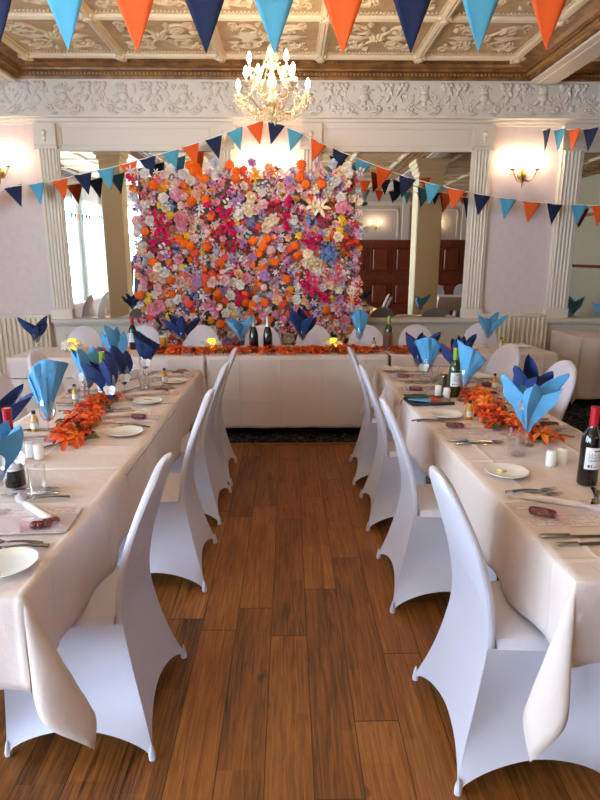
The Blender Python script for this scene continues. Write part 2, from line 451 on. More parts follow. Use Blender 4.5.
# beams that divide the ceiling into bays, and columns under them
BXL0, BXL1, BXR0, BXR1 = -3.2, -2.95, 2.66, 2.92
mb = MB()
for a, b in ((BXL0, BXL1), (BXR0, BXR1)):
    mb.box(a, b, YR, YW-.03, 3.46, ZC); mb.box(a-.015, b+.015, YR, YW-.03, 3.44, 3.465); mb.box(a+.06, b-.06, YR, YW-.03, 3.432, 3.445)
struct(mb.build('trim_ceiling_beams', M['plaster'], smooth=False))
def column(n, x, y, w):
    c = MB(); h = w/2
    c.bbox(x-h, x+h, y-h, y+h, .12, 3.25, .015)
    c.bbox(x-h-.05, x+h+.05, y-h-.05, y+h+.05, 0, .14, .02)
    for k, z in enumerate((3.2, 3.28, 3.36)): c.bbox(x-h-.03-.03*k, x+h+.03+.03*k, y-h-.03-.03*k, y+h+.03+.03*k, z, z+.09, .015)
    for z in (.95, 1.75, 2.5): c.box(x-h-.006, x+h+.006, y-h-.006, y+h+.006, z, z+.012)
    struct(c.build('trim_column_%d' % n, M['column'], smooth=False))
column(1, 2.79, 1.7, .5); column(2, -3.08, 3.1, .36)

# bronze cornice with a row of beads
prof = [(0, 3.475), (.03, 3.475), (.035, 3.50), (.055, 3.505), (.06, 3.54), (.10, 3.545), (.105, 3.565), (.16, 3.575), (.20, 3.60), (.26, 3.605), (.265, 3.629)]
mb = MB()
mb.extrude(prof, [(BXL1, YR), (BXL1, YW), (BXR0, YW), (BXR0, YR)], [(1, 0), (1, -1), (-1, -1), (-1, 0)])
mb.extrude(prof, [(BXR1, YR), (BXR1, YW), (XR, YW), (XR, YR)], [(1, 0), (1, -1), (-1, -1), (-1, 0)])
mb.extrude(prof, [(XL, YR), (XL, YW), (BXL0, YW), (BXL0, YR)], [(1, 0), (1, -1), (-1, -1), (-1, 0)])
struct(mb.build('trim_cornice', M['bronze'], smooth=False))
mb = MB(); k = BXL1 + .1
while k < BXR0 - .05:
    mb.ball((k, YW-.065, 3.522), .017, 6, 4); k += .042
k = BXR1 + .1
while k < 4.6:
    mb.ball((k, YW-.065, 3.522), .017, 6, 4); k += .042
k = 3.4
while k < YW - .08:
    mb.ball((BXR0-.065, k, 3.522), .017, 6, 4); mb.ball((BXL1+.065, k, 3.522), .017, 6, 4); k += .042
struct(mb.build('trim_cornice_beads', M['bead']))
mb = MB(); k = BXL1 + .2
while k < BXR0 - .18:
    mb.box(k, k+.022, YW-.215, YW-.19, 3.585, 3.604); k += .036
struct(mb.build('trim_cornice_dentils', M['bronze'], smooth=False))

# ceiling ribs, bosses, plaster relief
RX = [-2.69, -1.72, -.70, .34, 1.36, 2.38]
RY = [6.66 - 1.0*k for k in range(11)]
mb = MB()
def rib(m, p, q, w):
    d = Vector(q) - Vector(p); d.normalize(); nrm = Vector((-d.y, d.x, 0))
    sec = [(-.5, 0), (-.5, -.012), (-.34, -.014), (-.30, -.034), (-.12, -.046), (0, -.04), (.12, -.046), (.30, -.034), (.34, -.014), (.5, -.012), (.5, 0)]
    vs = [Vector(pt) + nrm*(a*w) + Vector((0, 0, b)) for pt in (p, q) for a, b in sec]
    n = len(sec); m.add(vs, [(k, k+1, k+1+n, k+n) for k in range(n-1)])
for x in RX: rib(mb, (x, YR, ZC), (x, YW-.2, ZC), .115)
for y in RY: rib(mb, (BXL1+.2, y, ZC), (BXR0-.2, y, ZC), .095)
for x in (3.5, 4.5, 5.5, 6.5): rib(mb, (x, YR, ZC), (x, YW-.2, ZC), .1)
for x in (-4.3,): rib(mb, (x, YR, ZC), (x, YW-.2, ZC), .1)
for y in RY:
    rib(mb, (BXR1+.2, y, ZC), (XR-.2, y, ZC), .09); rib(mb, (XL+.2, y, ZC), (BXL0-.2, y, ZC), .09)
struct(mb.build('trim_ceiling_ribs', M['rib'], angle=30))
mb = MB()
for x in RX:
    for y in RY:
        mb.ball((x, y, ZC-.035), .05, 10, 4, .8)
        for k in range(8):
            a = k*pi/4; mb.ball((x+.058*cos(a), y+.058*sin(a), ZC-.03), .024, 6, 4)
# small dentils beside the cross ribs
for y in RY[:4]:
    k = BXL1 + .3
    while k < BXR0 - .3:
        mb.box(k, k+.018, y-.078, y-.05, ZC-.014, ZC); k += .034
struct(mb.build('trim_ceiling_bosses', M['rib']))
def spiral(cx, cy, r0, turns, a0, dirn, n=22, rend=.012):
    return [(cx + (r0*(1-t)+rend*t)*cos(a0+dirn*2*pi*turns*t), cy + (r0*(1-t)+rend*t)*sin(a0+dirn*2*pi*turns*t)) for t in [i/n for i in range(n+1)]]
def scrollwork(m, put, pts, r):
    n = len(pts); m.tube([put(a, b, 0) for a, b in pts], [r*(1-.6*i/n) for i in range(n)], 5)
def leafbump(m, put, x, y, a, L, W, h):
    def fn(u, v):
        t = v; s = (u-.5)*2; ww = W*sin(pi*min(1, t*.9+.05))**.8*(1+.25*sin(t*22))
        return put(x + cos(a)*L*t - sin(a)*ww*s, y + sin(a)*L*t + cos(a)*ww*s, h*(1-s*s)*sin(pi*min(1, t+.1))+.001)
    m.grid(fn, 4, 8)
def relief_panel(m, put, w, h, rnd):
    for sx in (-1, 1):
        for sy in (-1, 1):
            sp = spiral(sx*w*.22, sy*h*.20, h*.16, 1.5, 0 if sx > 0 else pi, sx*sy)
            scrollwork(m, put, sp, .018)
            st = [(sx*w*(.02+.36*t), sy*h*(.06+.30*sin(t*2.6)*(.6+.4*t))) for t in [i/12 for i in range(13)]]
            scrollwork(m, put, st, .016)
            sp = spiral(sx*w*.36, sy*h*.34, h*.07, 1.3, 1.2, -sx*sy); scrollwork(m, put, sp, .014)
            for k in range(6):
                a = atan2(sy, sx) + rnd.uniform(-1.3, 1.3)
                leafbump(m, put, sx*w*rnd.uniform(.06, .36), sy*h*rnd.uniform(.06, .34), a, .12, .03, .024)
    for k in range(8): leafbump(m, put, 0, 0, k*pi/4, .1, .026, .03)
    for s in (-1, 1): leafbump(m, put, s*w*.1, 0, 0 if s > 0 else pi, .3*w, .05, .03)
mb = MB(); rnd = random.Random(3)
for i in range(len(RX)-1):
    for j in range(5):
        cx = (RX[i]+RX[i+1])/2; cy = (RY[j]+RY[j+1])/2
        relief_panel(mb, lambda a, b, h, cx=cx, cy=cy: Vector((cx+a, cy+b, ZC-.004-h)), RX[i+1]-RX[i]-.14, .84, rnd)
struct(mb.build('trim_ceiling_relief', M['rib']))

# frieze with urns and scrolls
mb = MB(); mb.box(XL, XR, YW-.02, YW, 3.10, 3.48); struct(mb.build('trim_frieze', M['frieze'], smooth=False))
mb = MB(); put0 = lambda cx: (lambda a, b, h: Vector((cx+a, YW-.02-h*1.2, 3.11+b)))
def lobe(m, put, a, b, r, h, sq=1.0):
    n = 9; vs = [put(a, b, h)]; fs = []
    for ring, (rr, hh) in enumerate(((.55, .85), (.9, .5), (1.05, 0))):
        for k in range(n):
            q = 2*pi*k/n; vs.append(put(a+r*rr*cos(q)*sq, b+r*rr*sin(q), h*hh))
    for k in range(n):
        fs.append((0, 1+k, 1+(k+1) % n))
        for ring in range(2):
            p = 1+ring*n+k; s = 1+ring*n+(k+1) % n; fs.append((p, p+n, s+n, s))
    m.add(vs, fs)
cx = XL + .3; flipk = 0
while cx < 6.0:
    if -3.6 < cx < 4.4:
        put = put0(cx)
        lobe(mb, put, 0, .19, .05, .03, 1.1); lobe(mb, put, 0, .135, .024, .025); lobe(mb, put, 0, .245, .03, .02, 1.6); lobe(mb, put, 0, .08, .02, .02, 1.8)
        for k in (-1, 0, 1): leafbump(mb, put, 0, .25, pi/2+k*.6, .085, .02, .022)
        for s in (-1, 1):
            scrollwork(mb, put, [(s*(.03+.21*t), .06+.02*sin(3*t)+.20*t**2.4) for t in [i/12 for i in range(13)]], .013)
            for dx, dy in ((-.03, 0), (.03, 0), (0, .025), (-.045, .03), (.045, .03)): lobe(mb, put, s*.245+dx, .285+dy, .03, .028)
            sp = spiral(s*.15, .075, .06, 1.4, 0 if s < 0 else pi, -s); scrollwork(mb, put, sp, .012)
            for k in range(6):
                a = k*pi/3; lobe(mb, put, s*.15+.026*cos(a), .075+.026*sin(a), .018, .02)
            leafbump(mb, put, s*.10, .12, pi/2+s*.9, .11, .022, .02); leafbump(mb, put, s*.24, .14, pi/2-s*.5, .1, .02, .02)
            for k in range(16): leafbump(mb, put, s*rnd.uniform(.02, .31), rnd.uniform(.03, .30), rnd.uniform(0, 6.28), rnd.uniform(.04, .08), .013, .011)
            scrollwork(mb, put, [(s*(.33-.02*sin(t*6)), .03+.3*t) for t in [i/10 for i in range(11)]], .008)
            leafbump(mb, put, s*.30, .05, pi/2-s*.7, .1, .022, .02); leafbump(mb, put, s*.31, .2, pi/2+s*.4, .1, .02, .02)
            leafbump(mb, put, s*.06, .03, pi if s < 0 else 0, .12, .018, .02)
    cx += .66
struct(mb.build('trim_frieze_relief', M['frieze']))

# picture rail moulding under the frieze, mirror headers, pilasters, dado
rail = [(0, 3.02), (.025, 3.02), (.03, 3.045), (.05, 3.05), (.055, 3.075), (.085, 3.085), (.085, 3.105), (0, 3.105)]
mb = MB(); mb.extrude(rail, [(XL, YW), (XR, YW)], [(0, -1), (0, -1)]); struct(mb.build('trim_picture_rail', M['plaster'], smooth=False))
PIL = [(-2.79, -2.57), (-.82, -.61), (.14, .36), (2.08, 2.29), (3.08, 3.32), (5.1, 5.32)]
MIR = [(-2.57, -.82), (.36, 2.08), (3.32, 5.1)]
for i, (a, b) in enumerate(PIL):
    m = MB(); d = .055
    m.box(a, b, YW-d, YW, .86, 3.02); m.box(a-.015, b+.015, YW-d-.02, YW, .86, 1.0)
    m.box(a-.02, b+.02, YW-d-.03, YW, 2.76, 2.785); m.box(a-.01, b+.01, YW-d-.018, YW, 2.80, 3.02)
    nfl = 5; wv = (b-a-.03)/nfl
    for k in range(nfl):
        x0 = a+.015+wv*k
        m.tube([(x0+wv/2, YW-d, 1.0), (x0+wv/2, YW-d, 2.76)], wv*.36, 8)
    # small carved drop on the capital block
    m.ball(((a+b)/2, YW-d-.02, 2.93), .03, 8, 5); m.ball(((a+b)/2, YW-d-.02, 2.88), .022, 8, 5); m.ball(((a+b)/2, YW-d-.02, 2.845), .014, 8, 5)
    struct(m.build('trim_pilaster_%d' % (i+1), M['plaster'], angle=50))
for i, (a, b) in enumerate(MIR):
    m = MB()
    m.box(a, b, YW-.03, YW, 2.76, 3.02)
    m.box(a+.05, b-.05, YW-.042, YW-.03, 2.98, 2.995); m.box(a+.05, b-.05, YW-.042, YW-.03, 2.80, 2.815)
    m.box(a+.05, a+.065, YW-.042, YW-.03, 2.80, 2.995); m.box(b-.065, b-.05, YW-.042, YW-.03, 2.80, 2.995)
    m.box(a, b, YW-.045, YW, 2.745, 2.765); m.box(a, a+.018, YW-.04, YW, .9, 2.75); m.box(b-.018, b, YW-.04, YW, .9, 2.75)
    struct(m.build('trim_mirror_surround_%d' % (i+1), M['plaster'], smooth=False))
mirror_words = ['tall wall mirror left of the flower wall', 'tall wall mirror right of the flower wall', 'wall mirror at the far right edge behind the side table']
for i, (a, b) in enumerate(MIR):
    m = MB(); m.box(a+.018, b-.018, YW-.025, YW-.012, .9, 2.746)
    tag(m.build('wall_mirror', M['mirror'], smooth=False), mirror_words[i], 'mirror', 'back wall mirrors')
dado = [(0, 0), (.03, 0), (.03, .14), (.02, .15), (.02, .80), (.05, .81), (.06, .84), (.12, .85), (.125, .885), (0, .90)]
segs = [(XL, -2.79+.22), (-.82-1.75, -.61+.2)]
m = MB()
for a, b in ((-2.79, 2.29), (3.08, XR)):
    m.extrude(dado, [(a, YW), (b, YW)], [(0, -1), (0, -1)])
    x = a+.1
    while x + .7 < b:
        m.box(x, x+.7, YW-.028, YW-.02, .22, .24); m.box(x, x+.7, YW-.028, YW-.02, .70, .72); m.box(x, x+.02, YW-.028, YW-.02, .22, .72); m.box(x+.68, x+.7, YW-.028, YW-.02, .22, .72)
        x += .82
struct(m.build('trim_dado', M['plaster'], smooth=False))
m = MB()
for a, b in ((XL, -2.79), (2.29, 3.08)): m.box(a, b, YW-.02, YW, 0, .14)
struct(m.build('baseboard_back', M['plaster'], smooth=False))

# mahogany screen behind the viewer, seen in the mirrors
m = MB(); SY = -2.6
m.box(1.5, XR, SY-.06, SY, 0, 2.0); m.box(1.45, XR, SY-.1, SY+.04, 2.0, 2.06); m.box(1.5, XR, SY, SY+.03, 0, .16); m.box(1.5, XR, SY, SY+.02, 1.0, 1.06); 
x = 1.6
while x < XR-.6:
    for z0, z1 in ((.26, .92), (1.16, 1.9)):
        m.box(x, x+.55, SY, SY+.04, z0, z0+.025); m.box(x, x+.55, SY, SY+.04, z1-.025, z1); m.box(x, x+.025, SY, SY+.04, z0, z1); m.box(x+.525, x+.55, SY, SY+.04, z0, z1)
        m.bbox(x+.06, x+.49, SY, SY+.05, z0+.07, z1-.07, .03)
    x += .66
struct(m.build('wall_screen', M['mahogany'], smooth=False))
m = MB()
for x in (1.6, 3.4, 5.2):
    m.box(x, x+.2, YR, YR+.06, 0, 3.4)
m.box(XL, XR, YR, YR+.05, 3.1, 3.2); m.box(XL, XR, YR, YR+.03, 0, .16)
for a, b in ((1.9, 3.3), (3.7, 5.1), (5.5, 6.9)):
    m.box(a, b, YR, YR+.025, 2.95, 3.0); m.box(a, a+.05, YR, YR+.025, 2.2, 3.0); m.box(b-.05, b, YR, YR+.025, 2.2, 3.0)
struct(m.build('trim_rear_panelling', M['plaster'], smooth=False))

# ------------------------------------------------------------------ chairs in stretch covers
def lerp(tab, z):
    for (a, p), (b, q) in zip(tab, tab[1:]):
        if z <= b:
            t = (z-a)/(b-a); t = max(0, min(1, t)); return p + (q-p)*t
    return tab[-1][1]
def smooth_tab(tab, z, d=.03): return (lerp(tab, z-d)+lerp(tab, z)+lerp(tab, z+d))/3
CH = .965
WT = [(0, .258), (.05, .240), (.14, .210), (.25, .186), (.38, .170), (.5, .168), (.62, .178), (.74, .187), (.80, .187)]
def chw(z):
    if z <= .72: return smooth_tab(WT, z)
    t = min(1, (z-.72)/(CH-.72)); return .186*sqrt(max(0, 1-t**2.3))
YT = [(0, -.262), (.1, -.232), (.25, -.192), (.45, -.155), (.6, -.175), (.75, -.218), (.97, -.306)]
def chy(z): return smooth_tab(YT, z, .05)
def hem(u): return .105*(1-abs(u)**1.7)**.62 if abs(u) < 1 else 0.0
FL = (.245, .235)       # front foot
def make_chair(t):
    # rear panel runs from the feet to the rounded top
    def rear(a, v):
        u = a*2-1; z = CH*(1-(1-v)**1.6)
        k = max(0, 1-z/.42); zz = z + hem(u)*k*k
        bow = .016*(1-u*u)*(1-max(0, min(1, (z-.45)/.4)))
        return Vector((u*chw(z), chy(zz) + bow - .012*(1-u*u)*(1 if z > .6 else 0), zz))
    m = MB(); NV = 60; m.grid(rear, 16, NV, flip=True)
    z0 = .45
    def frontb(a, v):
        v = 1-(1-v)**1.8; u = a*2-1; z = z0 + v*(CH-z0)
        th = .023*(1-max(0, (v-.9)/.1)**2*.95)
        return Vector((u*chw(z)*.985, chy(z) + th + .012*(1-u*u), z))
    m.grid(frontb, 16, 24)
    # rolled rim joining the two faces
    path = []
    for i in range(25): z = z0+(CH-z0)*i/24; path.append((-chw(z), z))
    def rim(side):
        def fn(a, v):
            v = 1-(1-v)**1.8; z = z0 + v*(CH-z0); w = chw(z)
            y0 = chy(z); y1 = y0 + .023*(1-max(0, (v-.9)/.1)**2*.95)
            bulge = .004*sin(pi*a)*min(1, w/.06)
            return Vector((side*(w*(1-.015*a)+bulge), y0+(y1-y0)*a, z))
        return fn
    m.grid(rim(1), 4, 40); m.grid(rim(-1), 4, 40, flip=True)
    m.build('backrest', M['spandex'], t, angle=50)
    # seat cushion
    s = MB(); SW0, SW1, SF = .172, .212, .215
    def seat(a, v):
        u = a*2-1; y = chy(.46)+.03 + (SF-chy(.46)-.03)*v
        w = SW0 + (SW1-SW0)*v
        e = max(0, (v-.86)/.14); d = max(0, (abs(u)-.86)/.14)
        return Vector((u*w, y, .468 + .012*(1-u*u)*sin(pi*v) - .03*e*e - .022*d*d))
    s.grid(seat, 16, 16); s.build('seat', M['spandex'], t)
    k = MB()
    def side(sg):
        def fn(a, v):      # a: rear 0 -> front 1 ; v: hem 0 -> seat 1
            zt = .447; 
            zr = zt*v; r = Vector((chw(zr)-.001, chy(zr)-.001, zr))
            f = Vector((FL[0]+(SW1-FL[0])*v**.7, FL[1]+(SF-FL[1])*v**.7, zt*v))
            p = r.lerp(f, a); u = a*2-1
            p.z += hem(u)*(1-v)**2
            p.x -= .055*(1-u*u)*sin(pi*(v*.85+.05))*.8
            return Vector((sg*p.x, p.y, p.z))
        return fn
    k.grid(side(1), 18, 16); k.grid(side(-1), 18, 16, flip=True)
    def front(a, v):
        u = a*2-1; w = FL[0]+(SW1-FL[0])*v**.7; y = FL[1]+(SF-FL[1])*v**.7
        return Vector((u*w, y - .05*(1-u*u)*sin(pi*(v*.85+.05)), .445*v + hem(u)*(1-v)**2))
    k.grid(front, 18, 16, flip=True)
    k.build('skirt', M['spandex'], t, angle=55)
    for (x, y) in ((-.249, -.251), (.249, -.251), (-.238, .228), (.238, .228)):
        f = MB(); f.lathe([(.008, 0), (.012, .003), (.0125, .018), (.008, .04), (.002, .06)], 8)
        f.build('foot_pocket', M['spandex'], t, loc=(x, y, 0))
chair = Kind(make_chair, 'banquet_chair', 'chair')
G = 'chairs in white stretch covers'
ords = ['nearest the camera', 'second from the camera', 'third from the camera', 'closest to the head table']
for i, (y, dx) in enumerate(((1.69, 0), (2.61, -.02), (3.43, -.02), (4.15, -.02))):
    chair('white covered chair on the aisle side of right table, ' + ords[i], (.748+dx, y, 0), -pi/2 + (.05 if i == 0 else -.02*i), G)
for i, (y, dx) in enumerate(((1.83, 0), (2.80, -.02), (3.55, -.02), (4.15, -.02))):
    chair('white covered chair on the aisle side of left table, ' + ords[i], (-.698-dx, y, 0), pi/2 + (.02 if i % 2 else -.03), G)
chair('white covered chair on outer side of right table, nearer the camera', (1.47, 3.56, 0), pi/2+.1, G)
chair('white covered chair on outer side of right table, nearer the head table', (1.40, 4.25, 0), pi/2+.25, G)
chair('white covered chair on outer side of left table, cut by left photo edge', (-1.44, 3.33, 0), -pi/2+.05, G)
chair('white covered chair on outer left side, behind the light blue cone napkin', (-1.50, 4.05, 0), -pi/2, G)
HCH = [(-2.05, 'behind the left LED candle, farthest left'), (-1.47, 'behind the red wine bottle'), (-.89, 'between the beer and the white daisies candle'),
       (-.27, 'behind the two black champagne bottles'), (.25, 'behind the navy fan napkin'), (.78, 'behind the light blue napkin at flower wall edge'),
       (1.29, 'right of the wine cooler'), (1.98, 'in front of the right radiator')]
for x, wd in HCH:
    chair('white covered chair at the head table ' + wd, (x, 5.62 + (.1 if x > 1.5 else 0) - (.05 if x < -1.8 else 0), 0), pi, G, (1, 1, .965))

# ------------------------------------------------------------------ tables and cloths
def make_table_fn(W, L):
    def mk(t):
        m = MB(); m.bbox(0, W, 0, L, -.03, -.006, .008); m.build('tabletop', M['woodt'], t)
        for x in (.06, W-.06):
            for y in (min(.42, L*.3), L-min(.42, L*.3)):
                l = MB(); l.tube([(x, y, -.735+.0), (x, y, -.03)], .016, 8); l.build('leg', M['steel_d'], t)
        m = MB(); m.box(.05, W-.05, .1, .13, -.07, -.03); m.box(.05, W-.05, L-.13, L-.1, -.07, -.03); m.build('apron', M['woodt'], t)
    return mk
def table(label, x, y, W, L, rz=0.0):
    t = thing('banquet_table', label, 'table', (x, y, .7355), rz, 'cloth covered banquet tables'); make_table_fn(W, L)(t); return t
def cloth(label, x, y, W, L, d, rz=0.0, z=.75, seed=0, box=False, group='white tablecloths', fold=.42, flare=.42, long=1.3, step=.03, amp=1.9, fdir=(.7, .7), wid=.12):
    dx0, dx1, dy0, dy1 = d; r_ = random.Random(seed)
    ph = [r_.uniform(0, 6) for _ in range(8)]; f0x, f0y = r_.uniform(.1, .4), r_.uniform(.1, .4)
    def ridge(q, off): 
        a = ((q-off) % fold); a = min(a, fold-a); return math.exp(-(a/.007)**2)
    def fn(s, t):
        sx = -1 if s < 0 else (1 if s > W else 0); sy = -1 if t < 0 else (1 if t > L else 0)
        ox = -s if s < 0 else max(0, s-W); oy = -t if t < 0 else max(0, t-L)
        cx = min(max(s, 0), W); cy = min(max(t, 0), L)
        rd = .0036*(ridge(s, f0x)+ridge(t, f0y))
        if not sx and not sy:
            nz = .0012*(sin(9*s+ph[0])*sin(7*t+ph[1])) + rd
            return (s, t, nz)
        def out(dist, q, k):
            b = .010*(1-math.exp(-dist/.012))
            return b + rd + amp*min(1, dist/.2)*(.006*sin(q*9+ph[k]) + .0045*sin(q*21+ph[k+1])) + .02*dist
        if sx and not sy:
            return (cx + sx*out(ox, t, 2), t, -ox)
        if sy and not sx:
            return (s, cy + sy*out(oy, s, 4), -oy)
        r = (ox**3.2+oy**3.2)**(1/3.2); phi = atan2(oy, ox); sp = 1-abs(phi/(pi/4)-1)
        if box:
            mxv = max(ox, oy); r2 = min(mxv*(1+.06*sp), .742)
            k = .10*sp*mxv
            return (cx + sx*(.01+k+.02*ox), cy + sy*(.01+k+.02*oy), -r2)
        b = .010*(1-math.exp(-r/.012)) + .02*r
        q = phi/(pi/2); sp = sin(pi*q)**.75 if 0 < q < 1 else 0.0; lob = r*wid*sin(2*pi*q)
        o = r*flare*sin(pi*q)
        r2 = min(r*(1+(long-1)*sp)*(1-.08*sp), .735)
        ex = (1-sp)*(1 if phi < pi/4 else 0); ey = (1-sp)*(1 if phi >= pi/4 else 0); k = .7*lob
        return (cx + sx*(b*(ex+.5*sp) + o*fdir[0] + k), cy + sy*(b*(ey+.5*sp) + o*fdir[1] - k), -r2)
    def lines(lo, hi, W_, f0):
        vals = set(); c = f0
        while c > -lo: c -= fold
        while c < W_+hi:
            if -lo+.02 < c < W_+hi-.02: vals |= {c-.014, c-.007, c, c+.007, c+.014}
            c += fold
        n = max(2, int(round(W_/step))); vals |= {W_*i/n for i in range(n+1)}
        for e, sg, base in ((lo, -1, 0), (hi, 1, W_)):
            if e > 0:
                n = max(4, int(round(e/step))); vals |= {base+sg*e*i/n for i in range(n+1)}
                vals |= {base+sg*.004, base+sg*.010, base+sg*.018}
        return sorted(vals)
    S = lines(dx0, dx1, W, f0x); T = lines(dy0, dy1, L, f0y)
    m = MB(); vs = [fn(s, t) for t in T for s in S]; ns = len(S)
    fs = [(j*ns+i, j*ns+i+1, (j+1)*ns+i+1, (j+1)*ns+i) for j in range(len(T)-1) for i in range(ns-1)]
    m.add(vs, fs)
    o = m.build('tablecloth', M['cloth'], None, True, 65, (x, y, z), (0, 0, rz))
    sd = o.modifiers.new('thick', 'SOLIDIFY'); sd.thickness = .0014; sd.offset = 0
    return tag(o, label, 'tablecloth', group)
TWD = .76
table('long cloth covered table right of the aisle, nearest the camera', .765, 1.40, TWD-.03, 2.03, .034)
table('cloth covered table right of the aisle, next to the head table', .69, 3.47, TWD, 1.04)
table('long cloth covered table left of the aisle, nearest the camera', -1.45, 1.36, TWD, 1.88)
table('cloth covered table left of the aisle, next to the head table', -1.45, 3.27, TWD, 1.13)
cloth('white tablecloth with long pointed corner fold on near end of right table', .768, 1.385, TWD-.03, 2.06, (.26, .26, .26, .25), seed=1, z=.7535, long=1.75, flare=.40, fdir=(.75, .45), rz=.034, wid=.2, amp=2.2)
cloth('short white tablecloth on right table under the black tray', .690, 3.45, TWD, .56, (.28, .26, 0, .26), seed=2, z=.7505, fold=.5)
cloth('white tablecloth on the far end of right table, beside the head table', .693, 4.02, TWD, .5, (.33, .3, 0, .2), seed=3, z=.7485)
cloth('white tablecloth with folded corner on near end of left table', -1.45, 1.345, TWD, 1.25, (.26, .27, .27, 0), seed=4, z=.7475, flare=.42, long=1.5, fdir=(1, .06), wid=.2, amp=2.2)
cloth('white tablecloth on the middle of left table, with hem line across top', -1.453, 2.27, TWD+.006, 1.15, (.27, .30, 0, 0), seed=5, z=.7505)
cloth('white tablecloth on the far end of left table, beside the head table', -1.455, 3.36, TWD+.009, 1.05, (.28, .27, 0, .2), seed=6, z=.7535)
hg = [(-2.44, 5.01, 1.70, .62, .03, 'left section of the head table'), (-.74, 5.07, 1.62, .62, 0, 'middle section of the head table, facing the aisle'), (.90, 5.07, 1.53, .62, .08, 'right section of the head table')]
for i, (x, y, W, L, rz, wd) in enumerate(hg):
    table('cloth covered table, ' + wd, x, y, W, L, rz)
    cloth('floor length white tablecloth on the ' + wd, x, y, W, L, ((.64 if i == 0 else .0), (.64 if i == 2 else .0), .655, .24), rz, .75+.001*(i % 2), 10+i, True, fold=.37, step=.03, amp=1.2)
table('side table under a white cloth by the far right mirror', 3.14, 6.14, 1.3, .72)
cloth('long white tablecloth on the side table by the far right mirror', 3.14, 6.13, 1.3, .74, (.66, .5, .66, 0), 0, .75, 21, True, fold=.5)

# reflected tables in the rest of the room
table('white covered table by the mahogany screen, seen in right mirror', 3.3, .35, 2.2, .75)
cloth('white tablecloth on the table by the mahogany screen', 3.3, .35, 2.2, .75, (.3, .3, .3, .3), 0, .75, 31)
for i, x in enumerate((3.55, 4.15, 4.75, 5.3)):
    chair('white covered chair by the mahogany screen, %s from column, in mirror' % ['first', 'second', 'third', 'fourth'][i], (x, .05, 0), 0, G)
table('white covered table by the left windows, seen in left mirror', -4.7, 2.2, .75, 2.0)
cloth('white tablecloth on the table by the left windows', -4.7, 2.2, .75, 2.0, (.3, .3, .3, .3), 0, .75, 32)
for i, y in enumerate((2.7, 3.6)):
    chair('white covered chair at the %s end of window table, seen in left mirror' % ['near', 'far'][i], (-3.75, y, 0), pi/2, G)

# ------------------------------------------------------------------ flowers
def petal(m, L, W, base, tilt, curl, az, cup=.25, tip=.5, nz=0.0, nu=4, nv=4, wav=0.0):
    ca, sa = cos(az), sin(az)
    def fn(a, v):
        u = a*2-1
        prof = (v**.6)*(1-v**(2.2 if tip < .9 else 6))**tip if v > 0 else 0
        ww = W*(prof if v < 1 else 0) + .001
        ang = tilt - curl*v
        rr = base + L*v*cos(ang); zz = nz + L*v*sin(ang) + cup*ww*u*u + wav*sin(v*9+u*5)
        x = rr; y = u*ww
        return Vector((x*ca-y*sa, x*sa+y*ca, zz))
    m.grid(fn, nu, nv)
def rose_mesh(r):
    m = MB(); m.ball((0, 0, r*.42), r*.30, 7, 5)
    for ring, (n, tl, b, L) in enumerate(((4, 1.35, .12, .62), (5, 1.0, .16, .80), (6, .55, .2, .92))):
        for k in range(n):
            petal(m, r*L, r*.62, r*b, tl, .35, 2*pi*k/n+ring*.5, .35, .35, r*.05, 4, 4)
    return m
def carnation_mesh(r, rnd):
    m = MB(); n = 26; vs = []; fs = []
    R = 7
    for j in range(R+1):
        t = j/R; a = t*1.75
        for k in range(n):
            q = 2*pi*k/n
            ruf = 1 + .16*(-1)**k*(.3+t) + rnd.uniform(-.08, .08)
            lay = (.16 if j % 2 else -.06)
            vs.append((r*sin(a)*ruf*cos(q), r*sin(a)*ruf*sin(q), r*(.10+.48*cos(a)*(1+lay)) + rnd.uniform(-.05, .05)*r))
    for j in range(R):
        for k in range(n):
            p = j*n+k; s = j*n+(k+1) % n; fs.append((p, s, s+n, p+n))
    m.add(vs, fs); return m
def star_mesh(r, n=6, w=.3, tl=.5):
    m = MB()
    for k in range(n): petal(m, r, r*w, r*.05, tl, .7, 2*pi*k/n, .2, .8, 0, 4, 5)
    for k in range(n//2): petal(m, r*.6, r*w*.8, 0, 1.0, .4, 2*pi*k/(n//2)+.4, .2, .8, 0, 2, 4)
    m.ball((0, 0, r*.2), r*.12, 6, 4); return m
def cluster_mesh(r, rnd, n=9):
    m = MB()
    for k in range(n):
        a = rnd.uniform(0, 6.28); d = r*sqrt(rnd.random()); s = r*rnd.uniform(.28, .42)
        c = Matrix.Translation((d*cos(a), d*sin(a), r*.5*(1-(d/r)**2)+rnd.uniform(0, .2)*r)) @ Matrix.Rotation(rnd.uniform(-.7, .7), 4, 'X') @ Matrix.Rotation(rnd.uniform(-.7, .7), 4, 'Y')
        q = MB()
        for j in range(4): petal(q, s, s*.6, 0, .6, .5, j*pi/2+a, .3, .6, 0, 2, 3)
        m.add(q.v, q.f, c)
    return m
def leaf_mesh(L, W, nu=2, nv=5):
    m = MB(); petal(m, L, W, 0, .25, .5, 0, .4, .9, 0, nu, nv); return m
FC = {'white': (234, 224, 218), 'cream': (250, 228, 192), 'pink': (236, 150, 170), 'pale_pink': (240, 194, 194), 'orange': (244, 108, 30), 'amber': (248, 162, 44),
      'magenta': (216, 18, 88), 'lilac': (200, 152, 206), 'grey_blue': (196, 198, 214), 'blue': (120, 150, 206), 'peach': (246, 190, 150), 'yellow': (246, 202, 70), 'crimson': (176, 30, 50), 'coral': (232, 78, 58), 'mauve': (170, 110, 140)}
FM = {k: mat(k + '_petals', srgb(*c), 0.75, spec=.2, var=(srgb(*[int(x*.86) for x in c]), 18, .4, .6)) for k, c in FC.items()}
FM['foliage'] = mat('grey_green_foliage', srgb(100, 104, 80), .7, var=(srgb(62, 70, 46), 12, .4, .6))
rf = random.Random(11)
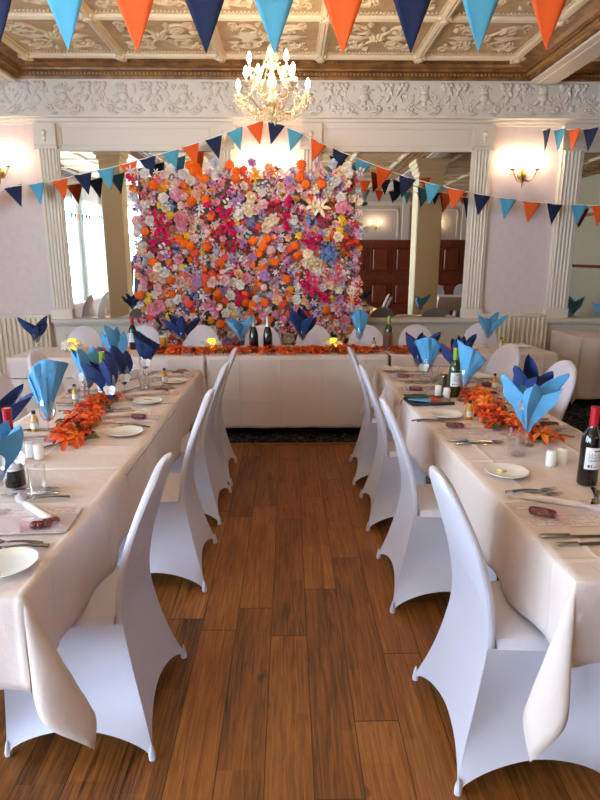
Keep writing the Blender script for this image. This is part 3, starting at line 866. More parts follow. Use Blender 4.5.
TY = {'rose': [rose_mesh(1.0)], 'carnation': [carnation_mesh(1.0, rf), carnation_mesh(1.0, rf)], 'lily': [star_mesh(1.0)], 'bougainvillea': [cluster_mesh(1.0, rf), cluster_mesh(1.0, rf)], 'anemone': [star_mesh(1.0, 7, .5, .35)], 'leaf': [leaf_mesh(1.0, .28)], 'statice': [cluster_mesh(1.0, rf, 14)]}
FX0, FX1, FZ0, FZ1, FY = -1.575, .72, .05, 2.43, 6.30
fw = thing('flower_wall', 'large square wall of pink, orange, white and magenta flowers behind head table', 'flower wall', ((FX0+FX1)/2, FY, 0))
m = MB(); m.box(FX0-fw.location.x+.03, FX1-fw.location.x-.03, .04, .10, 0.0, FZ1-.05); m.build('backing_panel', FM['foliage'], fw, smooth=False)
for s in (-1, 1):
    m = MB(); m.box(s*.9-.02, s*.9+.02, .10, .14, 0, 2.3); m.box(s*.9-.02, s*.9+.02, .10, .48, 0, .03); m.tube([(s*.9, .12, 1.3), (s*.9, .46, .02)], .014, 6); m.build('support_foot', M['black'], fw)
def pxw(px, py):      # hand-read spots of the colour drifts, as metres along and up the wall
    return (FX0 + (px-135)/227*(FX1-FX0), FZ1 - (py-170)/(355-170)*(2.44-.72))
drift = {}
def put_drift(col, pts, ty, r):
    for px, py in pts: drift.setdefault((ty, col), []).append((pxw(px, py), r))
put_drift('magenta', [(157, 214), (160, 222), (164, 230), (158, 236), (167, 240), (213, 207), (220, 212), (226, 220), (232, 229), (228, 214), (236, 238), (287, 200), (290, 208), (285, 216), (288, 222), (312, 239), (316, 247), (322, 244), (308, 278), (313, 286), (318, 292), (314, 297), (309, 290), (322, 300), (236, 299), (239, 306), (331, 303), (154, 248)], 'bougainvillea', .075)
put_drift('cream', [(252, 196), (252, 204), (250, 210), (268, 227), (276, 218), (271, 221), (311, 256), (314, 263), (316, 270), (320, 266), (310, 266)], 'rose', .06)
put_drift('white', [(165, 197), (167, 206), (176, 190), (148, 172), (186, 172), (192, 178), (146, 203), (150, 220), (333, 182), (338, 178), (330, 190), (344, 196), (229, 302), (240, 290)], 'rose', .055)
put_drift('cream', [(316, 204), (323, 206)], 'lily', .11)
put_drift('orange', [(155, 184), (192, 200), (184, 245), (178, 240), (190, 248), (200, 172), (207, 177), (196, 168), (238, 176), (302, 175), (308, 182), (324, 182), (260, 255), (264, 248), (254, 242), (268, 240), (297, 247), (265, 310), (150, 265), (220, 265), (300, 258), (276, 265), (244, 310), (288, 284)], 'carnation', .050)
put_drift('amber', [(257, 173)], 'lily', .085)
put_drift('pink', [(178, 192), (180, 218), (154, 314), (148, 318), (344, 281), (316, 284), (345, 206), (208, 312), (182, 224)], 'rose', .072)
put_drift('blue', [(329, 258), (333, 252), (333, 262), (336, 256), (170, 204), (316, 222), (313, 216), (329, 248), (330, 256)], 'statice', .06)
put_drift('yellow', [(160, 203), (166, 208), (170, 214), (347, 222), (343, 230), (345, 217), (144, 303), (142, 309), (187, 236)], 'anemone', .05)
put_drift('crimson', [(232, 247), (276, 207), (300, 214), (352, 245), (325, 222)], 'statice', .07)
items = []   # (area, type, colour, x, z, y, r, on top)
def far(x, z, lst, d): return all((x-a)**2+(z-b)**2 > d*d for a, b in lst)
taken = []
for (ty, col), pts in drift.items():
    for (x, z), r in pts:
        items.append((r*1.5, ty, col, x, z, -rf.uniform(.02, .06), r)); taken.append((x, z))
pal = [('rose', 'white', 14), ('rose', 'pale_pink', 12), ('rose', 'pink', 10), ('rose', 'peach', 5), ('rose', 'lilac', 6), ('carnation', 'orange', 12), ('carnation', 'coral', 7), ('anemone', 'amber', 5), ('rose', 'cream', 6), ('statice', 'grey_blue', 7), ('statice', 'lilac', 4), ('bougainvillea', 'magenta', 6), ('statice', 'blue', 2), ('lily', 'pale_pink', 5), ('lily', 'white', 5), ('statice', 'mauve', 4), ('anemone', 'yellow', 2), ('bougainvillea', 'crimson', 2), ('statice', 'white', 6), ('carnation', 'pale_pink', 5), ('lily', 'orange', 3)]
bag = [p for p in pal for _ in range(p[2])]
tries = 0
while tries < 9000:
    tries += 1
    x = rf.uniform(FX0-.02, FX1+.02); z = rf.uniform(.55, FZ1+.02) if rf.random() < .93 else rf.uniform(FZ0, .6)
    dmin = .066
    if far(x, z, taken[-2000:], dmin):
        ty, col, _ = rf.choice(bag); r = rf.uniform(.038, .062)*(.85 if ty == 'carnation' else 1)
        taken.append((x, z)); items.append((r, ty, col, x, z, -rf.uniform(-.02, .05), r))
for x, z, col in ((-1.0, 2.50, 'orange'), (-.93, 2.47, 'orange'), (-.60, 2.50, 'orange'), (.13, 2.51, 'orange'), (-.37, 2.53, 'lilac'), (.3, 2.5, 'pale_pink'), (.6, 2.5, 'white'), (-.75, 2.53, 'grey_blue'), (-1.2, 2.47, 'white'), (.05, 2.45, 'lilac'), (-.2, 2.48, 'peach'), (.45, 2.52, 'grey_blue')):
    items.append((.05, 'carnation' if col == 'orange' else 'rose', col, x, z, .0, .05))
vis = sorted([i for i in items if i[4] > .62], key=lambda q: -q[0]); hid = [i for i in items if i[4] <= .62]
cache = {}; count = {}
rest = []
def orient(rng): return Matrix.Rotation(pi/2 + rng.uniform(-.45, .45), 4, 'X') @ Matrix.Rotation(rng.uniform(-.45, .45), 4, 'Y') @ Matrix.Rotation(rng.uniform(0, 6.28), 4, 'Z')
for it in vis:
    a, ty, col, x, z, y, r = it
    if count.get(ty, 0) >= 100: rest.append(it); continue
    count[ty] = count.get(ty, 0)+1
    key = (ty, col, rf.randrange(len(TY[ty])))
    if key not in cache: cache[key] = TY[ty][key[2]].mesh(ty, FM[col], True, 80)
    o = inst(ty, cache[key], fw, (x-fw.location.x, y, z)); o.rotation_euler = orient(rf).to_euler(); o.scale = (r, r, r)
class MultiMB:
    def __init__(s): s.v = []; s.f = []; s.mi = []; s.mats = []
    def add(s, mb_, mtx, mt):
        if mt not in s.mats: s.mats.append(mt)
        i = s.mats.index(mt); n = len(s.v)
        s.v += [tuple(mtx @ Vector(p)) for p in mb_.v]; s.f += [tuple(k+n for k in f) for f in mb_.f]; s.mi += [i]*len(mb_.f)
    def build(s, name, parent):
        me = bpy.data.meshes.new(name); me.from_pydata(s.v, [], s.f)
        for q in s.mats: me.materials.append(q)
        me.polygons.foreach_set('material_index', s.mi); me.polygons.foreach_set('use_smooth', [True]*len(s.f)); me.update()
        return inst(name, me, parent)
mm = MultiMB()
for (a, ty, col, x, z, y, r) in rest + hid:
    mm.add(TY[ty][0], Matrix.Translation((x-fw.location.x, y, z)) @ orient(rf) @ Matrix.Scale(r, 4), FM[col])
for k in range(950):      # small sprays and leaves between the big heads
    x = rf.uniform(FX0-.03, FX1+.03); z = rf.uniform(.6, FZ1+.01)
    c = rf.choice(['foliage', 'foliage', 'foliage', 'grey_blue', 'white', 'pale_pink', 'pale_pink', 'pink', 'lilac', 'mauve', 'coral', 'amber', 'orange'])
    b = TY['leaf'][0] if c == 'foliage' else TY['statice'][0]
    r = rf.uniform(.07, .12) if c == 'foliage' else rf.uniform(.035, .05)
    mm.add(b, Matrix.Translation((x-fw.location.x, .0-rf.uniform(-.03, .03), z)) @ orient(rf) @ Matrix.Scale(r, 4), FM[c])
o = mm.build('filler_blooms', fw); o['kind'] = 'stuff'

# garlands of orange flowers and leaves along the tables
LILY = star_mesh(1.0, 6, .34, .45); LV = leaf_mesh(1.0, .34); MAPLE = star_mesh(1.0, 5, .42, .2)
GM = {}
def garland(label, pts, nb, nl, width=.07, rb=.05, seed=0, z=.757):
    r_ = random.Random(seed); p0 = pts[0]
    t = thing('flower_garland', label, 'garland', (p0[0], p0[1], z), 0, 'orange flower garlands')
    loc = [Vector((a-p0[0], b-p0[1], .012)) for a, b in pts]
    m = MB(); m.tube(loc, .005, 6); m.build('vine', M['green_leaf'], t)
    def at(u):
        q = u*(len(loc)-1); i = min(int(q), len(loc)-2); return loc[i].lerp(loc[i+1], q-i)
    for n, nm, src, mts, rr in ((nb, 'blossom', (LILY, MAPLE), ('orange_leaf', 'orange_leaf', 'orange_leaf', 'orange_pale', 'rust_leaf'), rb), (nl, 'leaf', (LV,), ('green_leaf', 'rust_leaf', 'green_leaf', 'green_leaf', 'orange_leaf'), rb*1.2)):
        for k in range(n):
            u = (k+r_.random())/n; c = at(u); w_ = width*(1 if nm == 'blossom' else 1.15)
            a = r_.uniform(-1, 1); b = r_.uniform(-1, 1)
            si = r_.randrange(len(src)); mt = r_.choice(mts); key = (nm, si, mt)
            if key not in GM: GM[key] = src[si].mesh(nm, M[mt], True, 80)
            s_ = rr*r_.uniform(.8, 1.25)
            h = .016 + (.035*(1-.5*(a*a+b*b)) if nm == 'blossom' else .008)*max(.2, r_.random()+.3)
            o = inst(nm, GM[key], t, (c.x+a*w_, c.y+b*w_*.6, h)); o.scale = (s_,)*3
            if nm == 'blossom': o.rotation_euler = (r_.uniform(-.6, .6)+.25, r_.uniform(-.6, .6), r_.uniform(0, 6.28))
            else: o.rotation_euler = (r_.uniform(-.4, .4), r_.uniform(-.5, .1), r_.uniform(0, 6.28))
    return t
garland('orange flower garland on near half of left table, beside the cone napkin', [(-1.03, 2.56), (-1.06, 2.75), (-1.10, 2.95), (-1.12, 3.2), (-1.10, 3.46)], 52, 40, .075, .052, 1)
garland('orange flower garland on the right table, behind the square tumbler', [(1.17, 2.58), (1.11, 2.78), (1.09, 3.05), (1.13, 3.32), (1.16, 3.56)], 56, 44, .085, .055, 2)
garland('orange flower garland on left half of head table, beer glass to champagne', [(-1.28, 5.20), (-1.0, 5.19), (-.6, 5.19), (-.28, 5.21)], 74, 44, .055, .056, 3)
garland('orange flower garland along the head table, champagne bottles to wine cooler', [(-.22, 5.21), (.15, 5.19), (.5, 5.20), (.82, 5.20)], 74, 44, .055, .056, 4)
garland('orange flower garland on right part of head table, past the wine cooler', [(.95, 5.22), (1.2, 5.22), (1.46, 5.27)], 44, 28, .055, .056, 5)
garland('small orange flower garland at left end of the head table', [(-1.75, 5.26), (-1.45, 5.22)], 12, 10, .04, .04, 6)

# ------------------------------------------------------------------ tableware
TZ = .7565
def mk_plate(t):
    m = MB(); m.lathe([(.0, .004), (.045, .004), (.058, .007), (.082, .014), (.085, .016), (.084, .018), (.060, .010), (.052, .007), (0, .007)], 40); m.build('plate_body', M['china'], t, angle=30)
def mk_plate_butter(t):
    mk_plate(t); m = MB(); m.bbox(-.016, .016, -.012, .012, .007, .018, .003, Matrix.Translation((-.015, .01, 0)) @ Matrix.Rotation(.5, 4, 'Z')); m.build('butter_pat', M['butter'], t)
plate = Kind(mk_plate, 'side_plate', 'plate'); plate_b = Kind(mk_plate_butter, 'side_plate', 'plate')
def mk_knife(t, L=.22, hw=.009):
    h = L*.42
    m = MB(); m.bbox(-h, 0, -hw, hw, .001, .010, .003); m.ball((-h, 0, .0055), hw, 8, 4, .5); m.build('handle', M['steel'], t)
    b = MB(); n = 12
    vs = []; 
    for i in range(n+1):
        q = i/n; x = (L-h)*q; w0 = -.009 if q < .8 else -.009+.018*((q-.8)/.2)**2*.9; w1 = .008
        vs += [(x, w0, .0012), (x, w1, .0012), (x, w1, .003), (x, w0, .0016)]
    fs = [(4*i+k, 4*i+(k+1) % 4, 4*i+4+(k+1) % 4, 4*i+4+k) for i in range(n) for k in range(4)] + [(3, 2, 1, 0), (4*n, 4*n+1, 4*n+2, 4*n+3)]
    b.add(vs, fs); b.build('blade', M['steel'], t)
knife = Kind(mk_knife, 'dinner_knife', 'knife'); bknife = Kind(lambda t: mk_knife(t, .165, .006), 'butter_knife', 'knife')
def handle(m, L, w0, w1):
    def fn(u, v):
        w = w0+(w1-w0)*(1-v)**1.6; return Vector((-L*(1-v), (u-.5)*2*w, .003+.006*sin(pi*v*.9)+.0015*(1-(u*2-1)**2)))
    m.grid(fn, 4, 12)
    def fn2(u, v):
        p = fn(u, v); p.z -= .0035; return p
    m.grid(fn2, 4, 12, flip=True)
def mk_fork(t):
    m = MB(); handle(m, .125, .004, .010); m.build('handle', M['steel'], t)
    h = MB(); h.grid(lambda u, v: Vector((.032*v, (u-.5)*2*(.004+.009*sin(v*pi/2)), .0065-.004*sin(v*pi))), 4, 6)
    h.grid(lambda u, v: Vector((.032*v, (u-.5)*2*(.004+.009*sin(v*pi/2)), .005-.004*sin(v*pi))), 4, 6, flip=True)
    for k in range(4):
        y = -.0105+.007*k; h.tube([(.03, y, .005), (.05, y, .004), (.072, y, .010)], [.0018, .0017, .0009], 5)
    h.build('tines', M['steel'], t)
fork = Kind(mk_fork, 'dinner_fork', 'fork')
def mk_spoon(t):
    m = MB(); handle(m, .125, .004, .010); m.build('handle', M['steel'], t)
    b = MB()
    for off, fl in ((0, False), (-.0012, True)):
        b.grid(lambda u, v, off=off: Vector((.058*v, (u-.5)*2*.019*sqrt(max(0, 1-(v*2-1)**2))*(1.05-.15*v)+1e-5*(u-.5), .010-.008*sin(pi*v)*(1-(u*2-1)**2)+off)), 8, 12, flip=fl)
    b.build('bowl', M['steel'], t)
spoon = Kind(mk_spoon, 'dessert_spoon', 'spoon')
def mk_tumbler(t):
    m = MB(); m.lathe([(.026, .0), (.029, .003), (.031, .09), (.0325, .10), (.031, .10), (.0275, .012), (0, .010)], 20); m.build('body', M['glass'], t)
    b = MB(); b.lathe([(.0, .001), (.0255, .001), (.0265, .008), (0, .010)], 20); b.build('thick_base', M['crystal'], t)
tumbler = Kind(mk_tumbler, 'tumbler', 'glass')
def mk_sq(t):
    m = MB(); q = Matrix.Rotation(pi/4, 4, 'Z')
    m.lathe([(.036, 0), (.039, .003), (.043, .105), (.041, .105), (.036, .014), (.001, .012)], 4, q); m.build('body', M['glass'], t, smooth=False)
    b = MB(); b.lathe([(.034, .001), (.036, .010), (.001, .012)], 4, q); b.build('thick_base', M['crystal'], t, smooth=False)
sqtumbler = Kind(mk_sq, 'square_tumbler', 'glass')
def mk_wine(t):
    m = MB(); m.lathe([(.0, .001), (.033, .001), (.034, .003), (.02, .006), (.006, .010)], 24); m.build('foot', M['glass'], t)
    s = MB(); s.lathe([(.006, .009), (.0038, .02), (.0036, .075), (.006, .088), (.012, .094)], 12); s.build('stem', M['glass'], t)
    b = MB(); b.lathe([(.006, .09), (.022, .098), (.034, .118), (.0375, .145), (.035, .175), (.0315, .20), (.0305, .20), (.034, .175), (.0365, .145), (.033, .12), (.02, .101), (.002, .095)], 24); b.build('bowl', M['glass'], t)
wineglass = Kind(mk_wine, 'wine_glass', 'glass')
def mk_salt(t):
    m = MB(); m.lathe([(.0, 0), (.020, 0), (.0215, .003), (.0215, .058), (.0195, .064), (.014, .067), (0, .068)], 24); m.build('body', M['china'], t, angle=30)
    b = MB()
    for k in range(3): b.ball((.006*cos(k*2.1), .006*sin(k*2.1), .0675), .0016, 6, 4)
    b.build('shaker_hole', M['ink'], t)
salt = Kind(mk_salt, 'salt_shaker', 'shaker')
def mk_bottle_wine(t, glass, cap, lab=True):
    m = MB(); m.lathe([(0, .006), (.030, 0), (.0355, .004), (.0365, .02), (.0365, .165), (.034, .19), (.024, .212), (.0155, .228), (.0145, .25), (.0145, .262)], 32); m.build('body', glass, t, angle=30)
    c = MB(); c.lathe([(.0155, .232), (.0158, .25), (.0160, .296), (.0172, .297), (.0172, .303), (.0155, .305), (0, .3055)], 24); c.build('capsule', cap, t, angle=30)
    if lab:
        l = MB(); l.grid(lambda u, v: Vector((.0371*cos(-2.5+u*2.7), .0371*sin(-2.5+u*2.7), .070+.085*v)), 24, 3); lo = l.build('label', M['label'], t)
        k = MB()
        for (u0, u1, z0, z1) in [(.30, .62, .140, .1445)] + [(.12, .12+w_, z, z+.002) for w_, z in ((.7, .131), (.66, .126), (.72, .121), (.5, .116), (.68, .108), (.55, .103))] + [(.70+.022*i, .70+.022*i+(.013 if i % 2 else .008), .076, .094) for i in range(8)] + [(.12, .2, .078, .088), (.24, .28, .078, .088), (.32, .46, .080, .083)]:
            k.grid(lambda u, v, a=u0, b=u1, c=z0, d=z1: Vector((.0374*cos(-2.5+(a+(b-a)*u)*2.7), .0374*sin(-2.5+(a+(b-a)*u)*2.7), c+(d-c)*v)), 6, 1)
        k.build('print', M['ink'], lo)
def mk_mini(t, liquid):
    m = MB(); m.lathe([(0, .002), (.017, 0), (.019, .003), (.019, .055), (.016, .066), (.0085, .078), (.008, .092)], 20); m.build('body', liquid, t, angle=30)
    c = MB(); c.lathe([(.0095, .088), (.0098, .104), (0, .1045)], 16); c.build('cap', M['black'], t, angle=30)
    l = MB(); l.grid(lambda u, v: Vector((.0194*cos(u*3-2.9), .0194*sin(u*3-2.9), .015+.03*v)), 14, 1); l.build('label', M['label'], t)
mini = Kind(lambda t: mk_mini(t, M['amber']), 'miniature_bottle', 'bottle')
mini_c = Kind(lambda t: mk_mini(t, M['glass']), 'miniature_bottle', 'bottle')
def mk_menu(t):
    m = MB(); m.bbox(-.145, .145, -.10, .10, 0, .0012, .0004); m.build('card', M['menu'], t, smooth=False)
    f = MB(); f.grid(lambda u, v: Vector((-.15+.3*u, -.03+.12*v, .004+.004*sin(u*9)*sin(v*7))), 10, 6); f.build('sheer_wrap', M['film'], t)
menu = Kind(mk_menu, 'menu_card', 'menu')
def mk_scroll(t):
    m = MB(); m.tube([(-.085, 0, .013), (.085, 0, .013)], .0115, 14); m.build('paper_roll', M['scroll'], t)
    w_ = MB(); w_.tube([(-.135, .006, .008), (-.115, 0, .011), (-.09, 0, .0135), (.09, 0, .0135), (.12, 0, .012), (.15, -.006, .01), (.17, -.012, .012)], [.016, .007, .0135, .0135, .006, .016, .02], 12); w_.build('clear_wrapper', M['film'], t)
scroll = Kind(mk_scroll, 'wrapped_scroll', 'party favour')
def mk_favour(t):
    r_ = random.Random(5)
    for k in range(5):
        m = MB(); m.ball((0, 0, 0), .0165, 10, 6, .85); m.build('sweet', M['sweet'], t, loc=(-.034+.015*k, r_.uniform(-.010, .010), .0155))
    b = MB()
    def bag(u, v):
        a = 2*pi*u; x = -.045+.115*v; r = (.020*sin(pi*min(1, v*1.45+.06))**.6 if v < .66 else .006+.045*(v-.66)**1.0*1.6)
        return Vector((x, r*cos(a)*1.15, .0155+.9*min(r, .014)*sin(a)))
    b.grid(bag, 16, 16); b.build('organza_bag', M['organza'], t)
    q = MB(); q.tube([(.03, 0.008, .015), (.03, 0, .022), (.03, -.008, .015), (.03, 0, .008), (.03, .008, .015)], .002, 5); q.build('ribbon', M['redcap'], t)
favour = Kind(mk_favour, 'favour_bag', 'party favour')
def mk_butterfly(t):
    m = MB()
    for s in (-1, 1):
        for (a0, L, W_) in ((.55, .042, .020), (-.55, .032, .017)):
            def fn(u, v, s=s, a0=a0, L=L, W_=W_):
                w_ = W_*sin(pi*min(1, v*.9+.1))**.7*(u*2-1); x = L*v*cos(a0)-w_*sin(a0); z = L*v*sin(a0)+w_*cos(a0)
                return Vector((s*x*.92, -abs(x)*.35, z))
            m.grid(fn, 6, 8)
    o = m.build('wings', M['butterfly'], t); sd = o.modifiers.new('thick', 'SOLIDIFY'); sd.thickness = .0008
    b = MB(); b.tube([(0, -.001, -.02), (0, -.001, .018)], [.0012, .0022], 6); b.build('body', M['butterfly'], t)
butterfly = Kind(mk_butterfly, 'paper_butterfly', 'butterfly')
def napkin(label, x, y, z, col, seed=0, H=.27, leaves=5, spread=.5, lean=(0, 0), cone=False, az=0.0, group='folded paper napkins in glasses'):
    r_ = random.Random(seed); m = MB()
    lx, ly = lean
    def sh(p, v): return Vector((p.x+lx*v*v, p.y+ly*v*v, p.z))
    if cone:
        def fn(u, v):
            a = az + u*2*pi*1.12; r = .006+(.074*v**1.05)*(1+.10*u); crump = .006*sin(a*5+v*6)*v+.004*sin(a*11+v*3)*v
            top = H*(.80+.22*cos(a-az-2.2)+.03*sin(3*a))
            return sh(Vector(((r+crump)*cos(a), (r+crump)*sin(a), top*v)), v)
        m.grid(fn, 40, 14)
    else:
        for k in range(leaves):
            a0 = az + 2*pi*k/leaves + r_.uniform(-.25, .25); out = spread*r_.uniform(.7, 1.15); Lh = H*r_.uniform(.8, 1.1); Wd = H*r_.uniform(.30, .40)
            def fn(u, v, a0=a0, out=out, Lh=Lh, Wd=Wd, k=k):
                s = u*2-1
                w_ = .010 + Wd*(v/.62 if v < .62 else (1-v)/.38)**(.9)
                if v >= 1: w_ = .001
                rad = .004 + Lh*out*v**1.35; zz = Lh*v*(1-.25*out*v)
                fold = (abs(s)-.5)*w_*.85
                rx = rad - fold*1.0; ty = s*w_*.75
                # wrap sides around the axis so leaves hug each other low down
                ang = ty/(rad+.03)*.55
                cr = .003*sin(v*17+k*2+s*3)
                X = (rx+cr)*cos(a0+ang) - ty*.45*sin(a0); Y = (rx+cr)*sin(a0+ang) + ty*.45*cos(a0)
                return sh(Vector((X, Y, zz+.006*s*sin(v*8))), v)
            m.grid(fn, 10, 14)
    o = m.build('paper_napkin', M[col], None, True, 28, (x, y, z))
    sd = o.modifiers.new('thick', 'SOLIDIFY'); sd.thickness = .0012; sd.offset = 0
    return tag(o, label, 'napkin', group)
def glass_napkin(wd, x, y, col, seed, bf=None, dz=.092, **k):
    cn = {'nblue': 'light blue', 'nnavy': 'navy'}[col]
    wineglass('wine glass holding %s napkin %s' % (cn, wd), (x, y, TZ), 0, 'wine glasses with napkins')
    napkin('%s folded paper napkin %s' % (cn, wd), x, y, TZ+dz, col, seed, **k)
    if bf:
        butterfly('white paper butterfly on %s napkin %s' % (cn, wd), (x+bf[0], y+bf[1], TZ+bf[2]), bf[3] if len(bf) > 3 else 0, 'paper butterflies')

def setting(wd, edge, cy, s, skip=(), dv={}):
    """one place laid on a long side; s is the way the guest faces along x"""
    def at(u, v): return (edge+s*u, cy+s*v, TZ)
    rz = 0 if s > 0 else pi
    def has(k): return k not in skip
    if has('menu'): menu('printed menu card at the %s' % wd, at(*dv.get('menu', (.20, 0))), rz+dv.get('mrz', .06), 'menu cards')
    if has('plate'): plate('white side plate at the %s' % wd, at(*dv.get('plate', (.15, .36))), rz, 'side plates')
    if has('fork'):
        a = dv.get('fork', (.24, .205)); fork('large steel fork at the %s' % wd, at(*a), rz+.10, 'forks'); fork('small steel fork at the %s' % wd, at(a[0]+.01, a[1]-.035), rz-.08, 'forks', (.88, .88, 1))
    if has('knife'):
        a = dv.get('knife', (.17, -.15)); knife('large steel knife at the %s' % wd, at(*a), rz, 'knives'); bknife('small steel knife at the %s' % wd, at(a[0]-.0, a[1]-.05), rz+.06, 'knives')
    if has('spoon'): spoon('steel dessert spoon at the %s' % wd, at(*dv.get('spoon', (.36, -.05))), rz+dv.get('srz', pi/2-.4), 'spoons')
    if has('roll'): scroll('cream wrapped scroll at the %s' % wd, (*at(*dv.get('roll', (.20, .06)))[:2], TZ+.002), rz+dv.get('rrz', .3), 'wrapped scrolls')
    if has('favour'): favour('organza favour bag at the %s' % wd, (*at(*dv.get('favour', (.13, -.02)))[:2], TZ+.002), rz+dv.get('frz', -.3), 'favour bags')
    if has('tumbler'): tumbler('clear tumbler at the %s' % wd, at(*dv.get('tumbler', (.30, -.27))), 0, 'tumblers')
R_, L_ = .69, -.69
SR = ['aisle side of right table, place nearest the camera', 'aisle side of right table, second place from camera', 'aisle side of right table, third place from camera', 'aisle side of right table, place by the head table']
SL = [q.replace('right', 'left') for q in SR]
setting(SR[0], R_, 1.78, 1, ('plate', 'tumbler'), dict(menu=(.22, .02), fork=(.23, .215), knife=(.18, -.15), spoon=(.39, .10), srz=-pi/2-.5, roll=(.22, .10), rrz=-.45, favour=(.155, -.01), frz=-.6))
plate_b('white side plate with a pat of butter, right table front', (.865, 2.165, TZ), 0, 'side plates')
setting(SR[1], R_, 2.72, 1, ('tumbler', 'roll'), dict(menu=(.20, .0), plate=(.165, .31), fork=(.08, .24), knife=(.15, -.13), spoon=(.25, -.16), srz=0, favour=(.15, .08)))
setting(SR[2], R_, 3.66, 1, ('plate', 'fork'), dict(menu=(.19, .02), knife=(.17, -.14), tumbler=(.30, .14)))
setting(SR[3], R_, 4.08, 1, (), dict(menu=(.18, .0), plate=(.10, .28), tumbler=(.33, -.1)))
setting(SL[0], L_, 1.78, -1, ('tumbler',), dict(menu=(.17, .0), plate=(.105, .30), fork=(.16, .19), knife=(.25, -.215), spoon=(.23, -.17), srz=.2, roll=(.15, -.03), rrz=-.75, favour=(.10, .055), frz=.5))
setting(SL[1], L_, 3.02, -1, ('tumbler',), dict(menu=(.16, -.02), plate=(.115, .28), fork=(.15, .17), knife=(.28, -.14), roll=(.2, -.03), favour=(.12, .01)))
setting(SL[2], L_, 3.62, -1, (), dict(menu=(.16, 0), plate=(.155, .25), tumbler=(.26, -.10)))
setting(SL[3], L_, 4.18, -1, (), dict(menu=(.15, .0), plate=(.10, .24), tumbler=(.26, .44)))
RO, LO = 1.45, -1.45
setting('outer side of right table, second place from camera', RO, 2.80, -1, ('plate',), dict(menu=(.17, .0), fork=(.2, .16)))
setting('outer side of right table, third place from camera', RO, 3.74, -1, ('tumbler', 'roll'), dict(plate=(.08, -.32), menu=(.15, 0)))
setting('outer side of right table, place nearest the camera', RO, 1.85, -1, ('tumbler', 'plate'))
setting('outer side of left table, second place from camera', LO, 2.62, 1, ('plate',))
setting('outer side of left table, third place from camera', LO, 3.50, 1, ('plate',), dict(tumbler=(.2, -.1), favour=(.09, .1)))
setting('outer side of left table, place by the head table', LO, 4.15, 1, ('tumbler',))

# right table
t = thing('wine_bottle', 'red wine bottle with red capsule and white label at the right edge', 'bottle', (1.135, 2.06, TZ)); mk_bottle_wine(t, M['wineglass_dark'], M['redcap'])
salt('white salt shaker left of its pair, beside red wine bottle on right table', (1.085, 2.26, TZ)); salt('white pepper shaker touching the red wine bottle side of the pair', (1.142, 2.285, TZ))
sqtumbler('square clear tumbler in front of the large light blue napkin on right table', (.995, 2.40, TZ), .2)
glass_napkin('with star points on right table front', 1.09, 2.53, 'nblue', 5, (-.05, -.035, .20, .3), H=.29, leaves=5, spread=.55, lean=(.03, -.02), az=.35, dz=.065)
glass_napkin('behind the large light blue star napkin', 1.25, 2.92, 'nnavy', 8, None, H=.27, leaves=4, spread=.4, lean=(.0, 0), dz=.07)
tumbler('clear tumbler right of the square tumbler on right table', (1.14, 2.66, TZ), 0, 'tumblers')
mini('orange miniature spirit bottle by the garland on right table', (.96, 2.98, TZ), .3)
mini('amber miniature bottle with black cap on the outer side of right table', (1.345, 3.70, TZ), .3)
glass_napkin('wrapped over green capped bottle on right table', 1.05, 3.38, 'nblue', 12, None, H=.27, cone=True, az=1.0, lean=(.03, 0))
napkin('navy folded paper napkin behind the green capped bottle on right table', 1.08, 3.62, TZ+.10, 'nnavy', 14, H=.25, leaves=4, spread=.35, lean=(-.04, 0))
t = thing('wine_bottle', 'white wine bottle with lime green capsule among napkins on right table', 'bottle', (1.02, 3.50, TZ)); mk_bottle_wine(t, M['green_bottle'], M['greencap'])
def mk_cooler(t):
    m = MB(); m.lathe([(0, .002), (.05, 0), (.052, .004), (.052, .175), (.054, .18), (.050, .18), (.048, .01), (0, .008)], 28); m.build('body', M['steel_d'], t, angle=30)
    r = MB(); r.lathe([(.0525, .170), (.0555, .176), (.0525, .182)], 28, None, False, False); r.build('rim', M['steel'], t)
cooler = Kind(mk_cooler, 'wine_cooler', 'wine cooler')
cooler('steel wine cooler cylinder next to the napkins on right table', (.985, 3.62, TZ), 0, None, (.55, .55, .62))
salt('white salt shaker beside the small steel cooler on right table', (.93, 3.52, TZ)); salt('white pepper shaker just behind the black tray on right table', (.965, 3.45, TZ))
glass_napkin('left of the steel cooler on right table', .92, 3.80, 'nblue', 17, (-.03, -.03, .13), H=.24, cone=True, az=2.0)
glass_napkin('above the light blue one left of the steel cooler', .91, 4.02, 'nnavy', 19, None, H=.29, leaves=5, spread=.5, lean=(.0, 0))
glass_napkin('on right table by the head table', 1.25, 4.15, 'nnavy', 23, None, H=.22, leaves=4, spread=.4)
t = thing('serving_tray', 'black tray holding colourful cards at third place of right table', 'tray', (.83, 3.35, TZ), .12)
m = MB(); m.bbox(-.13, .13, -.085, .085, 0, .010, .003); m.bbox(-.13, .13, .077, .085, .008, .018, .002); m.bbox(-.13, .13, -.085, -.077, .008, .018, .002); m.build('tray_body', M['tray'], t)
cards = [('orange', 'porange', .0, -.01, .5, .018), ('green', 'green_leaf', -.075, .01, .2, .032), ('blue', 'pblue', -.06, -.03, -.3, .025), ('wooden', 'woodt', .05, -.02, .1, .011)]
for nm, mt, dx, dy, rz, dz in cards:
    m = MB(); m.bbox(-.065, .065, -.042, .042, 0, .006, .001)
    o = m.build('souvenir_card', M[mt], None, True, 42, (.83+dx, 3.35+dy, TZ+dz), (0, .04, rz)); tag(o, '%s souvenir card lying on the black tray' % nm, 'card', 'souvenir cards')

